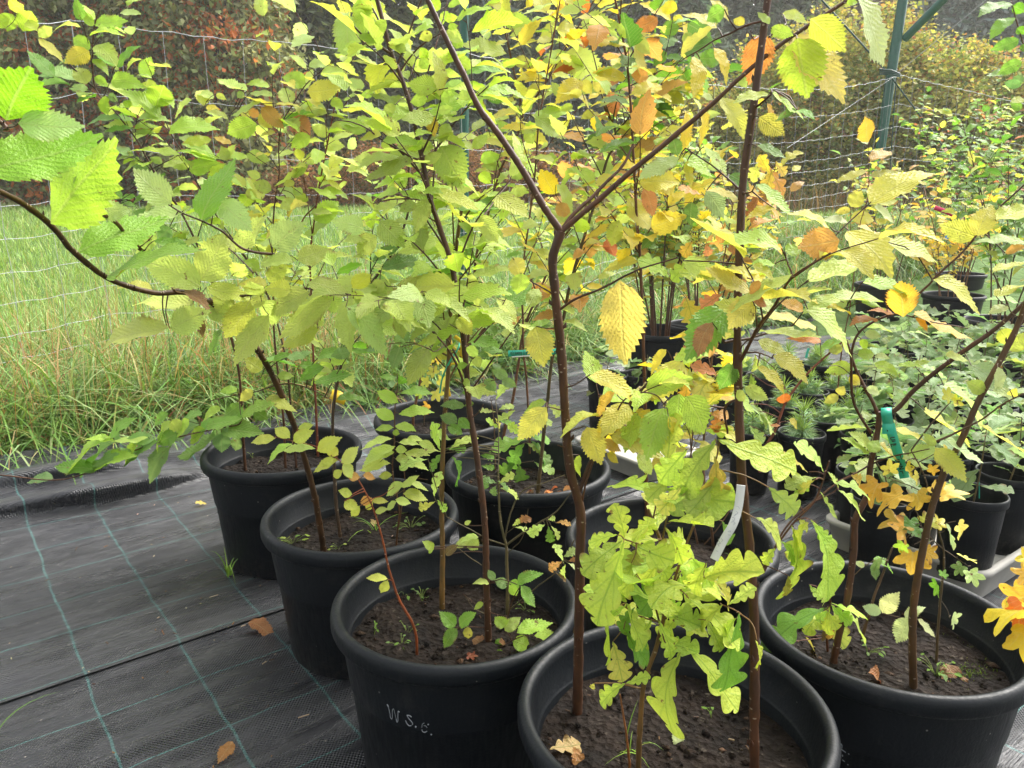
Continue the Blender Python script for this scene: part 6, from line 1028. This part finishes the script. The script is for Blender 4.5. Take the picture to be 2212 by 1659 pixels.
ribbon([zq(5, 705, 530, 0.01), zq(5, 720, 580, -0.006), zq(5, 785, 650, -0.006), zq(5, 770, 690, 0), zq(5, 715, 700, -0.004), zq(5, 690, 820), zq(5, 705, 910)], 4.5, Yb, 'yellow', tg, 'yellow_ribbon', n=40)
ribbon([zq(5, 770, 530, 0.014), zq(5, 760, 590, -0.008), zq(5, 700, 690, -0.008), zq(5, 650, 810, 0), zq(5, 638, 890)], 3.6, Yb, 'teal', tg, 'teal_ribbon', n=40)
ribbon([zq(5, 735, 520, -0.004), zq(5, 780, 560, -0.014), zq(5, 775, 650, -0.01)], 8, Yb, 'yellow', tg, 'yellow_loop', n=24)
def tie(zone, pts, wpx, Y, mat, label):
    q = zpt(zone, *pts[0]); o = ribbon([zq(zone, *p) for p in pts], wpx, Y, mat, None, 'plant_tie'); return tag(o, label, 'tag', GT)
Ys = float(SAP['S3'].base[1])
tie(3, [(1632, 1345), (1690, 1365), (1752, 1392)], 9, Ys - 0.3, 'pink', 'pink plastic tie on a shrub stem at the right'); tie(3, [(1742, 1495), (1725, 1520), (1708, 1545)], 7, Ys - 0.3, 'blue', 'blue plastic tie on a shrub stem at the right')
Yp = onz(1700, 790, 0.25)[1]; tie(6, [(818, 598), (808, 622), (800, 660)], 5, Yp - 0.06, 'teal', 'teal plant stick in a pine pot of the back row'); Yp = onz(2103, 1066, 0.31)[1]; tie(6, [(1921, 1465), (1922, 1510), (1922, 1570)], 2.2, Yp - 0.01, 'teal', 'thin teal plant stick in the nearest oak seedling pot')
# ------------------------------------------------------------------ fallen leaves, weeds, litter
GF = 'fallen leaves'
def fallen(zone, kind, bx, by, tx, ty, wpx, code, z, label, bend=0.5, fold=0.3):
    rng = np.random.default_rng(int(bx + by)); B = onz(*zpt(zone, bx, by), z); T = onz(*zpt(zone, tx, ty), z + 0.004); A = T - B; L = np.linalg.norm(A); b = MB(); W_ = wpx / ORG[zone][2] * np.linalg.norm(B - [0, 0, CZ]) / FPX * 1.25
    put_leaves(b, kind, (B + [0, 0, 0.010])[None], A[None], np.array([[rng.normal(0, 0.15), rng.normal(0, 0.15) - 0.2, 1]]), np.array([L]), np.array([min(W_, L * 0.9)]), pal(code)[None], rng, bend, fold, 0.10)
    return tag(b.build('fallen_leaf', M[kind]), label, 'leaf', GF)
PALC.update({'1': (168, 92, 58), '2': (176, 108, 58), '3': (140, 84, 56), '4': (128, 62, 38), '5': (206, 170, 120)})
fallen(7, 'elm', 1615, 735, 1790, 780, 85, '1', 0.006, 'brown elm leaf lying on the black fabric beside the second pot'); fallen(7, 'elm', 1510, 1512, 1425, 1625, 70, '2', 0.006, 'orange brown leaf lying on the black fabric near the bottom edge')
fallen(9, 'hornbeam', 1700, 1020, 1800, 1150, 110, '4', SOILZ, 'dark brown ribbed leaf lying on the mossy soil'); fallen(9, 'elm', 1200, 1080, 1385, 1105, 150, '1', SOILZ + 0.004, 'curled brown leaf on the soil by the rim of the mossy pot', 0.9, 0.7)
fallen(8, 'oak', 1350, 1580, 1560, 1500, 120, '5', SOILZ, 'pale dry oak leaf on the soil of the nearest pot'); fallen(8, 'oak', 1500, 1560, 1560, 1640, 70, '2', SOILZ, 'small brown dry leaf below the pale oak leaf'); fallen(8, 'elm', 2180, 1455, 2190, 1540, 60, 'P', SOILZ, 'whitish dry leaf scrap on the soil of the nearest pot')
fallen(8, 'oak', 190, 70, 270, 130, 70, '5', SOILZ, 'pale pinkish leaf on the soil of the second pot'); fallen(8, 'elm', 160, 320, 190, 285, 28, '4', SOILZ, 'small rusty leaf scrap at the rim of the second pot'); fallen(8, 'maple', 800, 960, 890, 950, 60, '4', SOILZ, 'rusty dry leaf at the front rim of the handwriting pot'); fallen(8, 'elm', 860, 850, 940, 880, 100, '4', SOILZ, 'dark dry leaf behind the red brown stem of the handwriting pot', 0.9, 0.8); fallen(8, 'elm', 1020, 880, 1100, 860, 60, '4', SOILZ, 'dark dry leaf right of the red brown stem of the handwriting pot', 0.9, 0.6)
fallen(9, 'oak', 280, 330, 340, 340, 60, '5', SOILZ, 'pale dry leaf on the soil of the half hidden middle pot'); fallen(9, 'oak', 255, 380, 330, 420, 60, '3', SOILZ, 'brown dry leaf on the soil of the half hidden middle pot'); fallen(7, 'elm', 1265, 1625, 1340, 1600, 30, 'C', 0.006, 'x') if False else None
fallen(4, 'elm', 1265, 1620, 1340, 1602, 34, 'C', 0.006, 'small yellow leaf lying on the fabric beside the leftmost pot'); fallen(9, 'maple', 2000, 1240, 2050, 1200, 50, 'Y', 0.006, 'small yellow leaf on the fabric behind the mossy pot')
b = MB(); rng = np.random.default_rng(9); k = 34; c0 = POTS['P7']; c = np.c_[c0[0] + rng.uniform(0.0, 0.19, k), c0[1] + rng.uniform(-0.13, 0.02, k), np.full(k, SOILZ + 0.012)]; az = rng.uniform(0, 6.28, k)
put_leaves(b, 'elm_s', c, np.stack([np.cos(az), np.sin(az), 0 * az], -1), np.array([0, 0, 1.0]) + rng.normal(0, 0.5, (k, 3)), rng.uniform(0.02, 0.045, k), rng.uniform(0.012, 0.03, k), pick([((170, 90, 62), 2), ((130, 70, 50), 2), ((196, 130, 96), 1)], k, rng), rng, 0.9, 0.6); tag(b.build('leaf_litter', M['elm']), kind='stuff')
b = MB()
for i in range(230):                                          # wood chips, seeds and crumbs blown over the fabric
    u, v = rng.uniform(-0.6, 1.6), rng.uniform(0.9, 3.0); p = uv2xy(u, v); z = 0.012 + 0.0 * u; az = rng.uniform(0, pi); l = rng.choice([0.002, 0.003, 0.006, 0.012], p=[0.42, 0.3, 0.18, 0.10]); d = np.array([cos(az) * l, sin(az) * l, 0]); q = np.array([p[0], p[1], z + 0.003])
    tube(b, [q - d, q + d + [0, 0, 0.001]], min(0.0016, l * 0.5), 5, pick([((190, 176, 150), 3), ((150, 110, 70), 2), ((90, 70, 50), 2), ((220, 215, 200), 1)], 1, rng)[0])
for i in range(46):
    pk = list(POTS)[rng.integers(0, 8)]; az = rng.uniform(0, 6.28); r = 0.19 * math.sqrt(rng.random()); q = np.array([POTS[pk][0] + r * cos(az), POTS[pk][1] + r * sin(az), SOILZ + 0.006]); a2_ = rng.uniform(0, 6.28); l = rng.uniform(0.003, 0.011)
    tube(b, [q, q + [cos(a2_) * l, sin(a2_) * l, 0.002]], 0.0014, 5, pick([((120, 90, 64), 2), ((170, 150, 120), 2), ((80, 60, 46), 2)], 1, rng)[0])
tag(b.build('litter', M['grass']), kind='stuff')
def tuft(name, label, base, n, h, lean, wd, palc, seed, group='small weeds'):
    rng_ = np.random.default_rng(seed); bb = MB(); B = np.repeat(np.array(base, float)[None], n, 0) + np.c_[rng_.normal(0, 0.007, (n, 2)), np.zeros(n)]
    blades(bb, B, rng_.uniform(0.5, 1.1, n) * h, rng_.uniform(lean * 0.5, lean * 1.2, n), np.full(n, wd), pick(palc, n, rng_), 6, 0.8, rng_); return tag(bb.build(name, M['grass']), label, 'weed', group)
GRN = [((130, 170, 60), 3), ((110, 150, 56), 2), ((160, 188, 80), 1)]
tuft('grass_tuft', 'grass tuft growing at the foot of the leftmost pot', onz(*zpt(7, 1480, 415), 0.008), 9, 0.13, 1.3, 0.0042, GRN, 1); tuft('grass_tuft', 'small grass tuft on the soil of the second pot', onz(*zpt(8, 215, 140), SOILZ), 8, 0.08, 1.0, 0.0036, GRN, 2); tuft('grass_tuft', 'small grass tuft on the soil of the nearest pot', onz(*zpt(8, 1880, 1575), SOILZ), 7, 0.07, 0.9, 0.0028, GRN, 3)
tuft('grass_tuft', 'long grass blades entering at the lower left edge', onz(*zpt(7, -40, 1440), 0.01), 4, 0.09, 1.5, 0.004, GRN, 5); tuft('grass_tuft', 'thin grass blade on the soil of the leftmost pot', onz(*zpt(4, 1480, 1360), SOILZ), 3, 0.07, 0.6, 0.003, GRN, 6); tuft('grass_tuft', 'sparse grass in the half hidden middle pot', onz(*zpt(9, 365, 380), SOILZ), 5, 0.06, 0.7, 0.0025, GRN, 7)
def weed(label, zone, x, y, n, r, seed, code='g', group='small weeds', kind='elm_s', h=0.02):
    rng_ = np.random.default_rng(seed); bb = MB(); q = onz(*zpt(zone, x, y), SOILZ); az = rng_.uniform(0, 6.28, n); rad = r * np.sqrt(rng_.random(n)); B = np.c_[q[0] + rad * np.cos(az), q[1] + rad * np.sin(az), q[2] + h * rng_.uniform(0.5, 1.3, n)]
    A = np.c_[np.cos(az), np.sin(az), rng_.normal(0.1, 0.3, n)]; L = rng_.uniform(0.5, 1.1, n) * max(0.010, r * 0.42); put_leaves(bb, kind, B, A, np.array([0, 0, 1.0]) + rng_.normal(0, 0.3, (n, 3)), L, L * 0.62, np.array([pal(k_) for k_ in rng_.choice(list(code), n)]), rng_, 0.2, 0.2)
    o = empty('weed_seedling', tuple(q), label, 'weed', group); bb.build('foliage', M['elm'], o); st = MB()
    for k_ in range(n): tube(st, smoothpath([q - [0, 0, 0.006], (q + B[k_]) / 2 + [0, 0, 0.004], B[k_] + A[k_] * 0.001], 5), 0.0006, 4, srgb((120, 140, 70)))
    st.build('stem', M['bark'], o)
for i, q in enumerate([('leafy weed at the front rim of the second pot', 7, 1900, 210, 9, 0.045, 'hgl'), ('weed with round leaves right of the arching stem', 7, 2190, 250, 5, 0.02, 'hl'), ('small weed at the back left of the handwriting soil', 8, 410, 540, 7, 0.028, 'gd'), ('tiny weed next to the olive stem', 8, 525, 570, 8, 0.02, 'd'), ('tiny seedlings at the front left of the handwriting soil', 8, 390, 890, 9, 0.025, 'gG'), ('tiny seedling left of the orange stem', 8, 215, 800, 4, 0.010, 'g'), ('tiny seedlings right of the orange stem', 8, 430, 800, 5, 0.02, 'gG'), ('weed by the right wall of the handwriting pot', 8, 1195, 650, 6, 0.02, 'gG'),
        ('creeping weed in the middle of the mossy pot', 9, 1195, 930, 9, 0.03, 'gG'), ('weed with small leaves beside the slim maple', 9, 1640, 1060, 14, 0.035, 'gG'), ('tiny seedling on the soil of the nearest pot', 9, 185, 1335, 4, 0.012, 'g'), ('flat weed on the soil of the second pot', 8, 450, 105, 10, 0.04, 'dG'), ('tiny seedling on the left of the leftmost pot', 4, 1640, 1320, 3, 0.012, 'h')]): weed(*q[:6], 200 + i, q[6])
b = MB(); n = 420; q = onz(*zpt(9, 1800, 960), SOILZ); B = np.c_[q[0] + rng.normal(0, 0.026, n), q[1] + rng.normal(0, 0.05, n), np.full(n, SOILZ - 0.002)]; dd = np.hypot(B[:, 0] - POTS['P5'][0], B[:, 1] - POTS['P5'][1]); B = B[dd < 0.205]; n = len(B); blades(b, B, rng.uniform(0.005, 0.011, n), rng.uniform(0.2, 1, n), np.full(n, 0.003), pick([((110, 130, 40), 2), ((84, 108, 36), 2)], n, rng), 2, 0.5, rng); tag(b.build('moss', M['grass']), kind='stuff')
for s in SAP.values(): s.finish()
# ------------------------------------------------------------------ the misty air
b = MB(); x0, x1, y0, y1, z0, z1 = -62, 62, -16, 62, -1.2, 24
b.add([(x0, y0, z0), (x1, y0, z0), (x1, y1, z0), (x0, y1, z0), (x0, y0, z1), (x1, y0, z1), (x1, y1, z1), (x0, y1, z1)], [[0, 3, 2, 1], [4, 5, 6, 7], [0, 1, 5, 4], [1, 2, 6, 5], [2, 3, 7, 6], [3, 0, 4, 7]])
n = NT('haze_air'); v = n.new('ShaderNodeVolumePrincipled'); v.inputs['Color'].default_value = (0.97, 0.95, 0.9, 1); v.inputs['Density'].default_value = 0.0022; v.inputs['Anisotropy'].default_value = 0.35
n.L(v.outputs[0], n.out.inputs['Volume']); tag(b.build('haze', n.m, smooth=False), kind='stuff')
